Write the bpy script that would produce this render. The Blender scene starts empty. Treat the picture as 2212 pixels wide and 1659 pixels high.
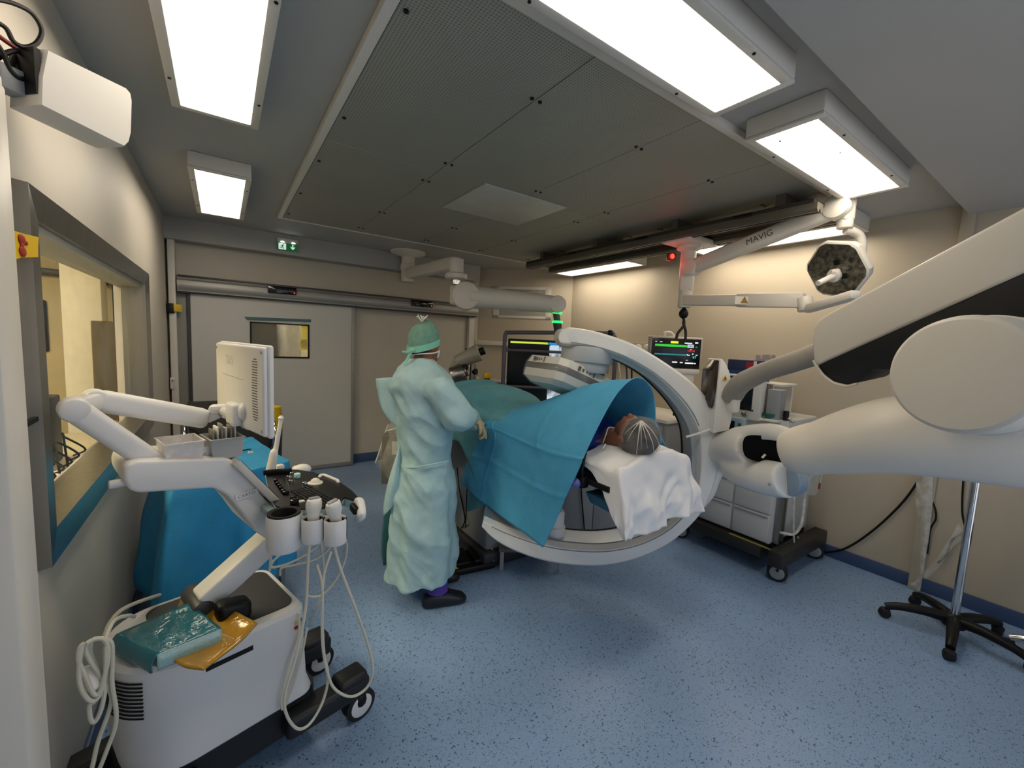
import bpy, bmesh, math, random
from math import sin, cos, pi, radians, sqrt
from mathutils import Vector, Matrix, noise
random.seed(7)
SC = bpy.context.scene
COL = SC.collection
Vc = Vector

# ---------------------------------------------------------------- camera model (lens, heading, tilt, roll)
FPX, YAW, PITCH, ROLL = 905.2, .60714, .09775, .04632
CAM = Vc((0, 0, 1.70))
def _axes():
    f = Vc((sin(YAW)*cos(PITCH), cos(YAW)*cos(PITCH), -sin(PITCH)))
    r = Vc((cos(YAW), -sin(YAW), 0)); u = r.cross(f)
    return cos(ROLL)*r + sin(ROLL)*u, -sin(ROLL)*r + cos(ROLL)*u, f
AR, AU, AF = _axes()
def ray(px, py): return AR*((px-1106)/FPX) + AU*((829.5-py)/FPX) + AF
def atX(px, py, v): d = ray(px, py); return CAM + d*((v-CAM.x)/d.x)
def atY(px, py, v): d = ray(px, py); return CAM + d*((v-CAM.y)/d.y)
def atZ(px, py, v): d = ray(px, py); return CAM + d*((v-CAM.z)/d.z)
def atP(px, py, n, v): d = ray(px, py); return CAM + d*((v-CAM.dot(n))/d.dot(n))   # plane n.p = v
NH = Vc((sin(YAW), cos(YAW), 0)); RH = Vc((cos(YAW), -sin(YAW), 0)); UZ = Vc((0, 0, 1))
def atH(px, py, h): return atP(px, py, NH, h)          # upright plane h metres in front of the lens

# ---------------------------------------------------------------- mesh builder
def catmull(P, n=6, closed=False):
    P = [Vc(p) for p in P]
    if len(P) < 3 and not closed:
        return [P[0].lerp(P[-1], i/n) for i in range(n+1)] if len(P) == 2 else P
    out = []; N = len(P); rng = N if closed else N-1
    for i in range(rng):
        if closed: a, b, c, d = P[i-1], P[i], P[(i+1) % N], P[(i+2) % N]
        else:
            b, c = P[i], P[i+1]; a = P[i-1] if i else b*2-c; d = P[i+2] if i+2 < N else c*2-b
        for k in range(n):
            t = k/n
            out.append(.5*((2*b)+(c-a)*t+(2*a-5*b+4*c-d)*t*t+(3*b-a-3*c+d)*t*t*t))
    if not closed: out.append(P[-1])
    return out
def frame(d, hint=None):
    d = d.normalized(); h = hint or (UZ if abs(d.z) < .95 else Vc((1, 0, 0)))
    a = h.cross(d).normalized(); return a, d.cross(a)
class MB:
    def __init__(s): s.v = []; s.f = []
    def add(s, v, f):
        o = len(s.v); s.v += [Vc(p) for p in v]; s.f += [tuple(i+o for i in q) for q in f]; return s
    def bm(s, bm, M=None):
        bm.verts.index_update()
        s.add([(M @ v.co if M else v.co.copy()) for v in bm.verts], [[v.index for v in f.verts] for f in bm.faces]); bm.free(); return s
    def box(s, c, size, rz=0, bev=0, seg=2, M=None):
        bm = bmesh.new(); bmesh.ops.create_cube(bm, size=1)
        for v in bm.verts: v.co = Vc((v.co.x*size[0], v.co.y*size[1], v.co.z*size[2]))
        if bev: bmesh.ops.bevel(bm, geom=bm.edges[:], offset=bev, segments=seg, affect='EDGES', profile=.5)
        T = Matrix.Translation(Vc(c)) @ (M if M else Matrix.Rotation(rz, 4, 'Z'))
        return s.bm(bm, T)
    def obox(s, c, ax, ay, az, size, bev=0, seg=2):
        M = Matrix((Vc(ax).normalized(), Vc(ay).normalized(), Vc(az).normalized())).transposed().to_4x4()
        return s.box(c, size, 0, bev, seg, M)
    def bar(s, a, b, w, h, up=UZ, bev=0, seg=2):
        a, b = Vc(a), Vc(b); d = (b-a).normalized(); x = d.cross(up).normalized(); z = x.cross(d)
        return s.obox((a+b)/2, x, d, z, (w, (b-a).length, h), bev, seg)
    def loft(s, R, c0=True, c1=True, closed=True):
        n = len(R[0]); v = [p for r in R for p in r]; f = []
        for i in range(len(R)-1):
            for j in range(n if closed else n-1):
                k = (j+1) % n; f.append((i*n+j, i*n+k, (i+1)*n+k, (i+1)*n+j))
        if c0: f.append(tuple(range(n-1, -1, -1)))
        if c1: f.append(tuple((len(R)-1)*n+j for j in range(n)))
        return s.add(v, f)
    def tube(s, P, r, n=10, sub=6, caps=True, hint=None):
        P = [Vc(p) for p in P]
        rad = r if isinstance(r, (list, tuple)) else [r]*len(P)
        if sub and len(P) > 2:
            Q = catmull(P, sub); rr = []
            for i in range(len(P)-1):
                for k in range(sub): rr.append(rad[i]+(rad[i+1]-rad[i])*k/sub)
            rr.append(rad[-1])
        else: Q, rr = P, list(rad)
        R = []; a = None
        for i, p in enumerate(Q):
            d = (Q[min(i+1, len(Q)-1)]-Q[max(i-1, 0)])
            if d.length < 1e-7: d = Vc((0, 0, 1))
            d.normalize()
            if a is None: a, b = frame(d, hint)
            else:
                a = (a-d*a.dot(d)); a = a.normalized() if a.length > 1e-6 else frame(d)[0]; b = d.cross(a)
            R.append([p+(a*cos(2*pi*k/n)+b*sin(2*pi*k/n))*rr[i] for k in range(n)])
        return s.loft(R, caps, caps)
    def cyl(s, a, b, r, r1=None, n=24, bev=0):
        a, b = Vc(a), Vc(b); r1 = r if r1 is None else r1; d = (b-a).normalized(); x, y = frame(d)
        prof = [(0, r), (1, r1)]; L = (b-a).length
        if bev: prof = [(0, r-bev), (bev*.3/L, r-bev*.3), (bev/L, r), (1-bev/L, r1), (1-bev*.3/L, r1-bev*.3), (1, r1-bev)]
        return s.loft([[a+(b-a)*t+(x*cos(2*pi*k/n)+y*sin(2*pi*k/n))*q for k in range(n)] for t, q in prof])
    def lathe(s, p, d, prof, n=28):
        p = Vc(p); d = Vc(d).normalized(); x, y = frame(d)
        return s.loft([[p+d*h+(x*cos(2*pi*k/n)+y*sin(2*pi*k/n))*max(r, 1e-4) for k in range(n)] for r, h in prof])
    def ell(s, c, rad, n=20, m=12, M=None, e=1.0):
        R = []; c = Vc(c)
        for i in range(m+1):
            t = -pi/2+pi*i/m; ct = max(cos(t), 1e-4)
            R.append([])
            for k in range(n):
                a = 2*pi*k/n
                q = Vc((rad[0]*ct*cos(a), rad[1]*ct*sin(a), rad[2]*sin(t)))
                R[-1].append(c+(M @ q if M else q))
        return s.loft(R)
    def prism(s, P, d, bev=0, seg=2):
        P = [Vc(p) for p in P]; d = Vc(d); bm = bmesh.new()
        a = [bm.verts.new(p) for p in P]; b = [bm.verts.new(p+d) for p in P]; n = len(P)
        bm.faces.new(a[::-1]); bm.faces.new(b)
        for i in range(n): bm.faces.new((a[i], a[(i+1) % n], b[(i+1) % n], b[i]))
        bmesh.ops.recalc_face_normals(bm, faces=bm.faces[:])
        if bev: bmesh.ops.bevel(bm, geom=bm.edges[:], offset=bev, segments=seg, affect='EDGES', profile=.5, clamp_overlap=True)
        return s.bm(bm)
    def grid(s, G, flip=False):
        n = len(G[0]); v = [p for r in G for p in r]; f = []
        for i in range(len(G)-1):
            for j in range(n-1):
                q = (i*n+j, i*n+j+1, (i+1)*n+j+1, (i+1)*n+j); f.append(q[::-1] if flip else q)
        return s.add(v, f)
    def mesh(s, name):
        me = bpy.data.meshes.new(name); me.from_pydata([tuple(p) for p in s.v], [], s.f); me.validate(); me.update()
        return me
def densify(G, a=5, b=5):
    G = [catmull(r, b) for r in G]; T = [list(c) for c in zip(*G)]; T = [catmull(c, a) for c in T]
    return [list(r) for r in zip(*T)]

# ---------------------------------------------------------------- objects
def wloc(o):
    p = Vc((0, 0, 0))
    while o: p = p+o.location; o = o.parent
    return p
def finish(me, m, smooth=38):
    bm = bmesh.new(); bm.from_mesh(me); bmesh.ops.remove_doubles(bm, verts=bm.verts[:], dist=1e-5)
    bmesh.ops.recalc_face_normals(bm, faces=bm.faces[:]); bm.to_mesh(me); bm.free()
    if smooth:
        me.shade_smooth(); me.set_sharp_from_angle(angle=radians(smooth))
    if m: me.materials.append(m)
def part(name, mb, m, parent, label=None, smooth=38, solid=0, stuff=False):
    me = mb.mesh(name) if isinstance(mb, MB) else mb
    o = bpy.data.objects.new(name, me); COL.objects.link(o); o.parent = parent
    off = wloc(parent) if parent else Vc((0, 0, 0))
    for v in me.vertices: v.co -= off
    if isinstance(mb, MB): finish(me, m, smooth)
    else:
        me.shade_smooth()
        if not me.materials: me.materials.append(m)
    if solid:
        k = o.modifiers.new('Solidify', 'SOLIDIFY'); k.thickness = solid; k.offset = 0
    if label: o['label'] = label
    if stuff: o['kind'] = 'stuff'
    return o
def thing(name, label, cat, loc, group=None):
    o = bpy.data.objects.new(name, None); COL.objects.link(o); o.location = Vc(loc); o.empty_display_size = .1
    o['label'] = label; o['category'] = cat
    if group: o['group'] = group
    return o
def solo(name, mb, m, label, cat, group=None, smooth=38, solid=0, kind=None):
    me = mb.mesh(name) if isinstance(mb, MB) else mb
    xs = [v.co for v in me.vertices]
    base = Vc((sum(p.x for p in xs)/len(xs), sum(p.y for p in xs)/len(xs), min(p.z for p in xs)))
    o = bpy.data.objects.new(name, me); COL.objects.link(o); o.location = base
    for v in me.vertices: v.co -= base
    if isinstance(mb, MB): finish(me, m, smooth)
    else:
        me.shade_smooth()
        if not me.materials: me.materials.append(m)
    if solid:
        k = o.modifiers.new('Solidify', 'SOLIDIFY'); k.thickness = solid; k.offset = 0
    if label: o['label'] = label
    if cat: o['category'] = cat
    if group: o['group'] = group
    if kind: o['kind'] = kind
    return o
def struct(name, mb, m, smooth=38):
    return solo(name, mb, m, None, None, smooth=smooth, kind='structure')
def blend(mb, voxel, it=4, fac=.5, disp=None):
    """several overlapping shapes grown into one continuous skin"""
    me = mb.mesh('tmp'); finish(me, None, 0); o = bpy.data.objects.new('tmp', me); COL.objects.link(o)
    k = o.modifiers.new('r', 'REMESH'); k.mode = 'VOXEL'; k.voxel_size = voxel
    k = o.modifiers.new('s', 'SMOOTH'); k.iterations = it; k.factor = fac
    bpy.context.view_layer.update()
    dg = bpy.context.evaluated_depsgraph_get()
    out = bpy.data.meshes.new_from_object(o.evaluated_get(dg), depsgraph=dg)
    bpy.data.objects.remove(o); bpy.data.meshes.remove(me)
    if disp:
        nn = [v.normal.copy() for v in out.vertices]
        for v, n in zip(out.vertices, nn): v.co += disp(v.co.copy(), n)
        out.update()
    return out
def text_mb(txt, origin, ax, ay, size, depth=.0015, align='LEFT'):
    cu = bpy.data.curves.new('t', 'FONT'); cu.body = txt; cu.size = size; cu.extrude = 0; cu.align_x = align; cu.resolution_u = 3
    o = bpy.data.objects.new('t', cu); COL.objects.link(o); bpy.context.view_layer.update()
    dg = bpy.context.evaluated_depsgraph_get(); me = bpy.data.meshes.new_from_object(o.evaluated_get(dg))
    ax = Vc(ax).normalized(); ay = Vc(ay).normalized(); origin = Vc(origin)
    mb = MB(); mb.add([origin+ax*v.co.x+ay*v.co.y for v in me.vertices], [tuple(p.vertices) for p in me.polygons])
    bpy.data.objects.remove(o); bpy.data.curves.remove(cu); bpy.data.meshes.remove(me)
    return mb

# ---------------------------------------------------------------- materials
def lin(h):
    h = h.lstrip('#'); c = [int(h[i:i+2], 16)/255 for i in (0, 2, 4)]
    return tuple(x/12.92 if x <= .04045 else ((x+.055)/1.055)**2.4 for x in c)
def mat(name, col, rough=.5, metal=0, var=.06, vs=6, bump=0, bs=60, coat=0, alpha=1, trans=0, spec=.5, emit=0, stretch=None):
    m = bpy.data.materials.new(name); m.use_nodes = True; nt = m.node_tree; N = nt.nodes; L = nt.links
    b = N['Principled BSDF']; c = lin(col) if isinstance(col, str) else col
    b.inputs['Roughness'].default_value = rough; b.inputs['Metallic'].default_value = metal
    b.inputs['Specular IOR Level'].default_value = spec; b.inputs['Coat Weight'].default_value = coat
    b.inputs['Alpha'].default_value = alpha; b.inputs['Transmission Weight'].default_value = trans
    tc = N.new('ShaderNodeTexCoord'); mp = N.new('ShaderNodeMapping'); L.new(tc.outputs['Object'], mp.inputs[0])
    if stretch: mp.inputs['Scale'].default_value = stretch
    n = N.new('ShaderNodeTexNoise'); n.inputs['Scale'].default_value = vs; n.inputs['Detail'].default_value = 4; L.new(mp.outputs[0], n.inputs[0])
    r = N.new('ShaderNodeValToRGB'); r.color_ramp.elements[0].position = .3; r.color_ramp.elements[1].position = .7
    r.color_ramp.elements[0].color = tuple(x*(1-var) for x in c)+(1,); r.color_ramp.elements[1].color = tuple(min(1, x*(1+var)) for x in c)+(1,)
    L.new(n.outputs[0], r.inputs[0]); L.new(r.outputs[0], b.inputs['Base Color'])
    if emit:
        b.inputs['Emission Strength'].default_value = emit; L.new(r.outputs[0], b.inputs['Emission Color'])
    if bump:
        n2 = N.new('ShaderNodeTexNoise'); n2.inputs['Scale'].default_value = bs; n2.inputs['Detail'].default_value = 5; L.new(mp.outputs[0], n2.inputs[0])
        bp = N.new('ShaderNodeBump'); bp.inputs['Strength'].default_value = bump; bp.inputs['Distance'].default_value = .01
        L.new(n2.outputs[0], bp.inputs['Height']); L.new(bp.outputs[0], b.inputs['Normal'])
    return m
def glow(name, col, s):
    m = bpy.data.materials.new(name); m.use_nodes = True; N = m.node_tree.nodes; L = m.node_tree.links
    b = N['Principled BSDF']; c = lin(col); b.inputs['Base Color'].default_value = tuple(x*.5 for x in c)+(1,); b.inputs['Roughness'].default_value = .5
    tc = N.new('ShaderNodeTexCoord'); n = N.new('ShaderNodeTexNoise'); n.inputs['Scale'].default_value = 5; L.new(tc.outputs['Object'], n.inputs[0])
    mr = N.new('ShaderNodeMapRange'); mr.inputs[3].default_value = s*.93; mr.inputs[4].default_value = s*1.07
    L.new(n.outputs[0], mr.inputs[0]); b.inputs['Emission Color'].default_value = c+(1,); L.new(mr.outputs[0], b.inputs['Emission Strength'])
    if s < 6: m.cycles.emission_sampling = 'NONE'
    return m
def clear(name, tint, op, rough=.1):
    """thin see-through sheet"""
    m = bpy.data.materials.new(name); m.use_nodes = True; N = m.node_tree.nodes; L = m.node_tree.links
    b = N['Principled BSDF']; b.inputs['Base Color'].default_value = lin(tint)+(1,); b.inputs['Roughness'].default_value = rough
    t = N.new('ShaderNodeBsdfTransparent'); mx = N.new('ShaderNodeMixShader'); tc = N.new('ShaderNodeTexCoord'); n = N.new('ShaderNodeTexNoise')
    n.inputs['Scale'].default_value = 12; n.inputs['Detail'].default_value = 3; L.new(tc.outputs['Object'], n.inputs[0])
    mr = N.new('ShaderNodeMapRange'); mr.inputs[1].default_value = .3; mr.inputs[2].default_value = .7; mr.inputs[3].default_value = op*.5; mr.inputs[4].default_value = min(1, op*1.5)
    L.new(n.outputs[0], mr.inputs[0]); L.new(mr.outputs[0], mx.inputs[0]); L.new(t.outputs[0], mx.inputs[1]); L.new(b.outputs[0], mx.inputs[2])
    L.new(mx.outputs[0], N['Material Output'].inputs[0]); return m

WALL = mat('wall paint', '#c9c2b6', .55, var=.02, vs=2, bump=.03, bs=180)
WALLR = mat('wall paint warm', '#bfb39e', .55, var=.02, vs=2, bump=.03, bs=180)
WALLC = mat('wall panel paint', '#c3bcae', .5, var=.02, vs=2, bump=.03, bs=180)
CEIL = mat('ceiling paint', '#aeadaa', .7, var=.02, vs=2, bump=.02, bs=150)
WHITE = mat('white moulded plastic', '#dedad3', .35, var=.02, vs=3)
WHITE2 = mat('white painted metal', '#d8d3ca', .4, var=.02, vs=3)
ROBOT = mat('robot arm paint', '#cfc9be', .42, var=.02, vs=3)
GREYP = mat('grey plastic', '#8d9093', .45, var=.03)
DGREY = mat('dark grey plastic', '#3b3d40', .45, var=.05)
BLACK = mat('black plastic', '#0a0a0c', .45, var=.1, spec=.3)
GLOSSB = mat('glossy black', '#08080a', .12, var=.05)
RUBBER = mat('black rubber', '#111113', .75, var=.1)
STEEL = mat('brushed steel', '#9d9b96', .3, metal=1, var=.08, vs=30, stretch=(1, 1, .05))
CHROME = mat('chrome', '#d8d8d8', .12, metal=1, var=.02)
ALU = mat('brushed aluminium', '#a3a19d', .5, metal=.55, var=.06, vs=20, stretch=(.05, 1, 1))
SILVER = mat('silver track', '#b4b7ba', .3, metal=.7, var=.04, vs=8)
CABLE = mat('ivory cable', '#d0ccbb', .5, var=.04, vs=20)
BLUED = mat('blue non woven drape', '#4aa2cd', .75, var=.06, vs=9, bump=.25, bs=90)
BLUED2 = mat('table drape blue', '#2288bd', .7, var=.08, vs=8, bump=.2, bs=70)
GREEND = mat('green non woven drape', '#5a9aa8', .8, var=.08, vs=9, bump=.25, bs=80)
GOWN = mat('gown fabric', '#a6c6ca', .8, var=.07, vs=10, bump=.2, bs=70)
SHEET = mat('white paper sheet', '#e6e5e6', .75, var=.02, vs=8, bump=.12, bs=30)
SKIN = mat('skin', '#8a5a41', .5, var=.12, vs=25)
LATEX = mat('latex glove', '#c9b492', .45, var=.06, vs=25)
YELLOW = mat('yellow tape', '#e0b814', .45, var=.05)
REDM = mat('red print', '#a02418', .5)
TEALT = mat('teal tape', '#46696e', .5)
GREYBED = mat('grey cabinet paint', '#8f9194', .45, var=.03)
PAPER = mat('white paper', '#e8e6df', .7, var=.03)
YPAPER = mat('yellow paper', '#e6dc86', .7, var=.04, trans=0)
N_ = YPAPER.node_tree.nodes; tr_ = N_.new('ShaderNodeBsdfTranslucent'); tr_.inputs[0].default_value = lin('#f0e68a')+(1,); mx_ = N_.new('ShaderNodeMixShader'); mx_.inputs[0].default_value = .55
L_ = YPAPER.node_tree.links; L_.new(N_['Principled BSDF'].outputs[0], mx_.inputs[1]); L_.new(tr_.outputs[0], mx_.inputs[2]); L_.new(mx_.outputs[0], N_['Material Output'].inputs[0])
LAMP = glow('lamp diffuser', '#fff1da', 11)
# ================================================================ room shell
XL, XR, YB, ZC = -.46, 4.27, 5.70, 2.80
def floor_mat():
    m = mat('speckled blue vinyl', '#88a5cb', .36, var=.05, vs=3, bump=.05, bs=220)
    nt = m.node_tree; N = nt.nodes; L = nt.links; b = N['Principled BSDF']
    src = b.inputs['Base Color'].links[0].from_socket; tc = N.new('ShaderNodeTexCoord')
    last = src
    for sc, lo, hi, col in ((95, .31, .36, '#46586f'), (140, .31, .36, '#36445a'), (110, .30, .34, '#9fb6d2')):
        mp = N.new('ShaderNodeMapping'); mp.inputs['Location'].default_value = (sc*.1, sc*.37, 0); L.new(tc.outputs['Object'], mp.inputs[0])
        n = N.new('ShaderNodeTexNoise'); n.inputs['Scale'].default_value = sc; n.inputs['Detail'].default_value = 1.5; L.new(mp.outputs[0], n.inputs[0])
        mr = N.new('ShaderNodeMapRange'); mr.inputs[1].default_value = hi; mr.inputs[2].default_value = lo; L.new(n.outputs[0], mr.inputs[0])
        mx = N.new('ShaderNodeMix'); mx.data_type = 'RGBA'; mx.inputs[7].default_value = lin(col)+(1,)
        L.new(mr.outputs[0], mx.inputs[0]); L.new(last, mx.inputs[6]); last = mx.outputs[2]
    # welded seam between two vinyl lengths
    sp = N.new('ShaderNodeSeparateXYZ'); L.new(tc.outputs['Object'], sp.inputs[0])
    a = N.new('ShaderNodeMath'); a.operation = 'ABSOLUTE'; o = N.new('ShaderNodeMath'); o.operation = 'ADD'; o.inputs[1].default_value = -1.87+2.1
    L.new(sp.outputs[1], o.inputs[0]); L.new(o.outputs[0], a.inputs[0])
    lt = N.new('ShaderNodeMath'); lt.operation = 'LESS_THAN'; lt.inputs[1].default_value = .002; L.new(a.outputs[0], lt.inputs[0])
    h = N.new('ShaderNodeMath'); h.operation = 'MULTIPLY'; h.inputs[1].default_value = .12; L.new(lt.outputs[0], h.inputs[0])
    mx = N.new('ShaderNodeMix'); mx.data_type = 'RGBA'; mx.inputs[7].default_value = lin('#8fa3bd')+(1,)
    L.new(h.outputs[0], mx.inputs[0]); L.new(last, mx.inputs[6]); L.new(mx.outputs[2], b.inputs['Base Color'])
    return m
struct('floor', MB().box((1.95, 2.1, -.05), (4.9, 7.3, .1)), floor_mat())
struct('ceiling', MB().box((1.95, 2.1, ZC+.05), (4.9, 7.3, .1)), CEIL)
struct('trim_1', MB().box((2.7, -.4, 2.7625), (3.2, 2.2, .075)), CEIL)        # lower ceiling over the near end
# left wall with the control-room window cut out
wy0, wy1, wz0, wz1 = 1.86, 3.98, 1.02, 1.97
w = MB(); xm = XL-.075
w.box((xm, (-1.5+wy0)/2, 1.4), (.15, wy0+1.5, 2.8)).box((xm, (wy1+5.7)/2, 1.4), (.15, 5.7-wy1, 2.8))
w.box((xm, (wy0+wy1)/2, wz0/2), (.15, wy1-wy0, wz0)).box((xm, (wy0+wy1)/2, (wz1+2.8)/2), (.15, wy1-wy0, 2.8-wz1))
struct('wall_left', w, WALL)
struct('wall_right', MB().box((XR+.075, 1.6, 1.4), (.15, 6.2, 2.8)), WALLR)
struct('wall_near', MB().box((-.23, -1.55, 1.4), (.5, .1, 2.8)).box((4.2, -1.55, 1.4), (.3, .1, 2.8)).box((2.0, -1.55, 2.65), (4.1, .1, .3)), WALL)
c0, c1 = Vc((XR+.02, 4.673, 0)), Vc((3.243, 5.72, 0)); dch = (c1-c0).normalized(); nch = Vc((dch.y, -dch.x, 0))*-1
if nch.dot(Vc((-1, -1, 0))) < 0: nch = -nch
struct('wall_corner', MB().obox((c0+c1)/2-nch*.06+UZ*1.4, dch, nch, UZ, ((c1-c0).length+.1, .12, 2.8)), WALLR)
wb = MB(); yb = YB+.075
wb.box((-.395, yb, 1.4), (.43, .15, 2.8)).box((2.36, yb, 1.4), (2.08, .15, 2.8)).box((.57, yb, 2.42), (1.5, .15, .76)).box((.57, yb, .55), (1.5, .15, 1.1))
struct('wall_back', wb, WALLC)
# a boxed-in beam under the ceiling along the back wall
bx = MB().box((1.35, 5.6, 2.69), (3.62, .2, .22), bev=.004); struct('trim_3', bx, CEIL)
struct('trim_4', MB().box((-.41, 5.62, 1.4), (.06, .14, 2.8), bev=.006), WHITE2)                      # pillar in the left corner
BASEB = mat('blue vinyl upstand', '#3c5176', .45, var=.05, vs=5)
struct('baseboard_right', MB().box((XR-.008, 1.6, .05), (.016, 6.2, .1), bev=.004), BASEB)
struct('baseboard_left', MB().box((XL+.008, 3.5, .05), (.016, 4.4, .1), bev=.004), BASEB)
struct('baseboard_back', MB().box((2.3, YB-.008, .06), (1.95, .016, .12), bev=.004), BASEB)
struct('baseboard_corner', MB().obox((c0+c1)/2+nch*.006+UZ*.05, dch, nch, UZ, ((c1-c0).length-.06, .016, .1)), BASEB)
# doorway the camera stands beside: pale jamb
j = MB().box((-.425, 1.27, 1.09), (.15, .10, 2.18), bev=.006).box((-.40, 1.345, 1.09), (.08, .06, 2.18), bev=.01, seg=3)
struct('trim_5', j, WHITE2)

# ---- control-room window: steel frame, pane
def window():
    fr = MB(); oy0, oy1, oz0, oz1 = 1.745, 4.09, .965, 2.08
    prof = [(0, .0, .0), (0, .022, 0), (1, .022, .12), (1, -.10, .135)]   # sloped steel casing running into the reveal
    def corner(sy, sz, k):
        q = []
        for t, px_, ins in ((0, -.001, 0), (0, .03, .004), (1, .018, .115), (1, -.11, .12)):
            y = (oy0+ins) if sy < 0 else (oy1-ins); z = (oz0+ins*.75) if sz < 0 else (oz1-ins*.75)
            q.append(Vc((XL+px_, y, z)))
        return q
    R = [corner(-1, -1, 0), corner(1, -1, 0), corner(1, 1, 0), corner(-1, 1, 0)]
    for i in range(4):
        a, b = R[i], R[(i+1) % 4]
        fr.add(a+b, [(k, k+1, k+5, k+4) for k in range(3)])
    o = struct('window_1', fr, STEEL, smooth=0)
    g = MB().box((XL-.085, 2.92, 1.495), (.008, 2.08, .93))
    part('pane', g, clear('window glass', '#dfe8e4', .05, .02), o)
window()
# ---- the control room seen through it
CREAM = mat('cream partition', '#d8cba6', .6, var=.03)
struct('floor_2', MB().box((-1.9, 3.4, -.05), (2.5, 5.4, .1)), mat('control room floor', '#6d6a60', .5))
struct('ceiling_2', MB().box((-1.9, 3.4, 2.75), (2.5, 5.4, .1)), CEIL)
struct('wall_far', MB().box((-1.9, 5.3, 1.35), (2.5, .1, 2.7)).box((-3.1, 3.2, 1.35), (.1, 4.2, 2.7)).box((-1.9, .75, 1.35), (2.5, .1, 2.7)), CREAM)
t = thing('ceiling_light', 'ceiling panel lamp lighting the control room behind the window', 'lamp', (-1.9, 2.6, 2.70))
part('housing', MB().box((-1.9, 2.6, 2.67), (.7, 1.3, .06), bev=.01), WHITE2, t)
part('diffuser', MB().box((-1.9, 2.6, 2.635), (.62, 1.22, .012)), glow('control room lamp', '#ffeec0', 30), t)
d2 = MB().box((-1.30, 5.235, 1.05), (1.0, .03, 2.1), bev=.004)
d2o = struct('door_2', d2, mat('cream door', '#cdbf98', .5))
part('door_edge', MB().box((-.80, 5.215, 1.05), (.012, .02, 2.1)), BLACK, d2o)
part('vision_panel', MB().box((-1.36, 5.212, 1.66), (.28, .02, .44), bev=.02, seg=3), BLACK, d2o)
part('vision_glass', MB().box((-1.36, 5.2, 1.66), (.23, .012, .39), bev=.01), mat('dim glass', '#8a8a70', .15), d2o)
solo('door_closer', MB().bar((-1.62, 5.17, 2.13), (-.86, 5.17, 2.10), .05, .055, bev=.01).cyl((-.86, 5.17, 2.04), (-.86, 5.17, 2.15), .04), DGREY,
     'dark door closer bar over the door of the control room', 'door closer')
solo('notice', MB().box((-1.37, 5.19, 1.62), (.13, .004, .3)), YPAPER, 'yellow notice on the door pane in the control room', 'notice')
solo('pillar_cladding', MB().box((-.86, 4.55, 1.37), (.22, .2, 2.72), bev=.01), mat('pillar white', '#e6e0cf', .5), 'white square pillar standing in the control room', 'pillar')
solo('screen_panel', MB().box((-.68, 4.15, 1.36), (.16, .03, .72), rz=.25, bev=.008), mat('bronze panel', '#6a5f48', .25, metal=.4),
     'upright bronze tinted panel behind the steel framed window', 'panel')
solo('control_desk', MB().box((-.95, 2.85, .93), (.56, 2.3, .04), bev=.006).box((-1.18, 2.85, .46), (.06, 2.2, .92)), mat('desk laminate', '#c9bd9d', .4),
     'long cream desk below the control room window', 'desk')
t = thing('computer_monitor', 'black monitor seen from behind on the control room desk', 'monitor', (-.84, 2.55, .95))
part('stand', MB().box((-.84, 2.55, .957), (.18, .22, .014), bev=.004).box((-.86, 2.55, 1.02), (.03, .06, .14)), BLACK, t)
part('casing', MB().box((-.84, 2.55, 1.16), (.05, .46, .28), bev=.012), BLACK, t)
t = thing('desk_tower', 'dark computer tower among cables on the control room desk', 'computer', (-.80, 3.1, .95))
part('case', MB().box((-.80, 3.1, 1.13), (.14, .3, .36), bev=.01), BLACK, t)
random.seed(3)
cb = MB()
for k in range(9):
    y0 = 1.95+k*.13; P = [Vc((-.66+random.uniform(-.03, .02), y0, .955)), Vc((-.68, y0+.05, 1.05+random.random()*.08)), Vc((-.7, y0+.16, 1.09)), Vc((-.64, y0+.24, 1.0)), Vc((-.7, y0+.3, .955))]
    cb.tube(P, .005, n=6)
solo('cable_tangle', cb, BLACK, 'tangle of black cables on the control room desk behind the glass', 'cables', kind='stuff')
pp = MB()
for k in range(6): pp.box((-.68+random.uniform(-.02, .03), 2.0+k*.17, .957+.012*random.random()), (.1, .14, .008), rz=random.random())
solo('paper_heap', pp, PAPER, 'scattered white papers on the sill side of the control room desk', 'papers', kind='stuff')
t = thing('desk_cover', 'teal cloth lying over the near end of the control room desk', 'cloth', (-.8, 2.0, .95))
t2 = MB().grid(densify([[(-.98, 1.85, .955), (-.8, 1.85, 1.0), (-.64, 1.85, 1.03)], [(-.98, 2.1, .96), (-.8, 2.1, 1.06), (-.63, 2.1, 1.05)], [(-.98, 2.4, .955), (-.8, 2.4, 1.0), (-.66, 2.4, .965)]], 5, 5))
part('cloth', t2, GREEND, t, solid=.004)

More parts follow.
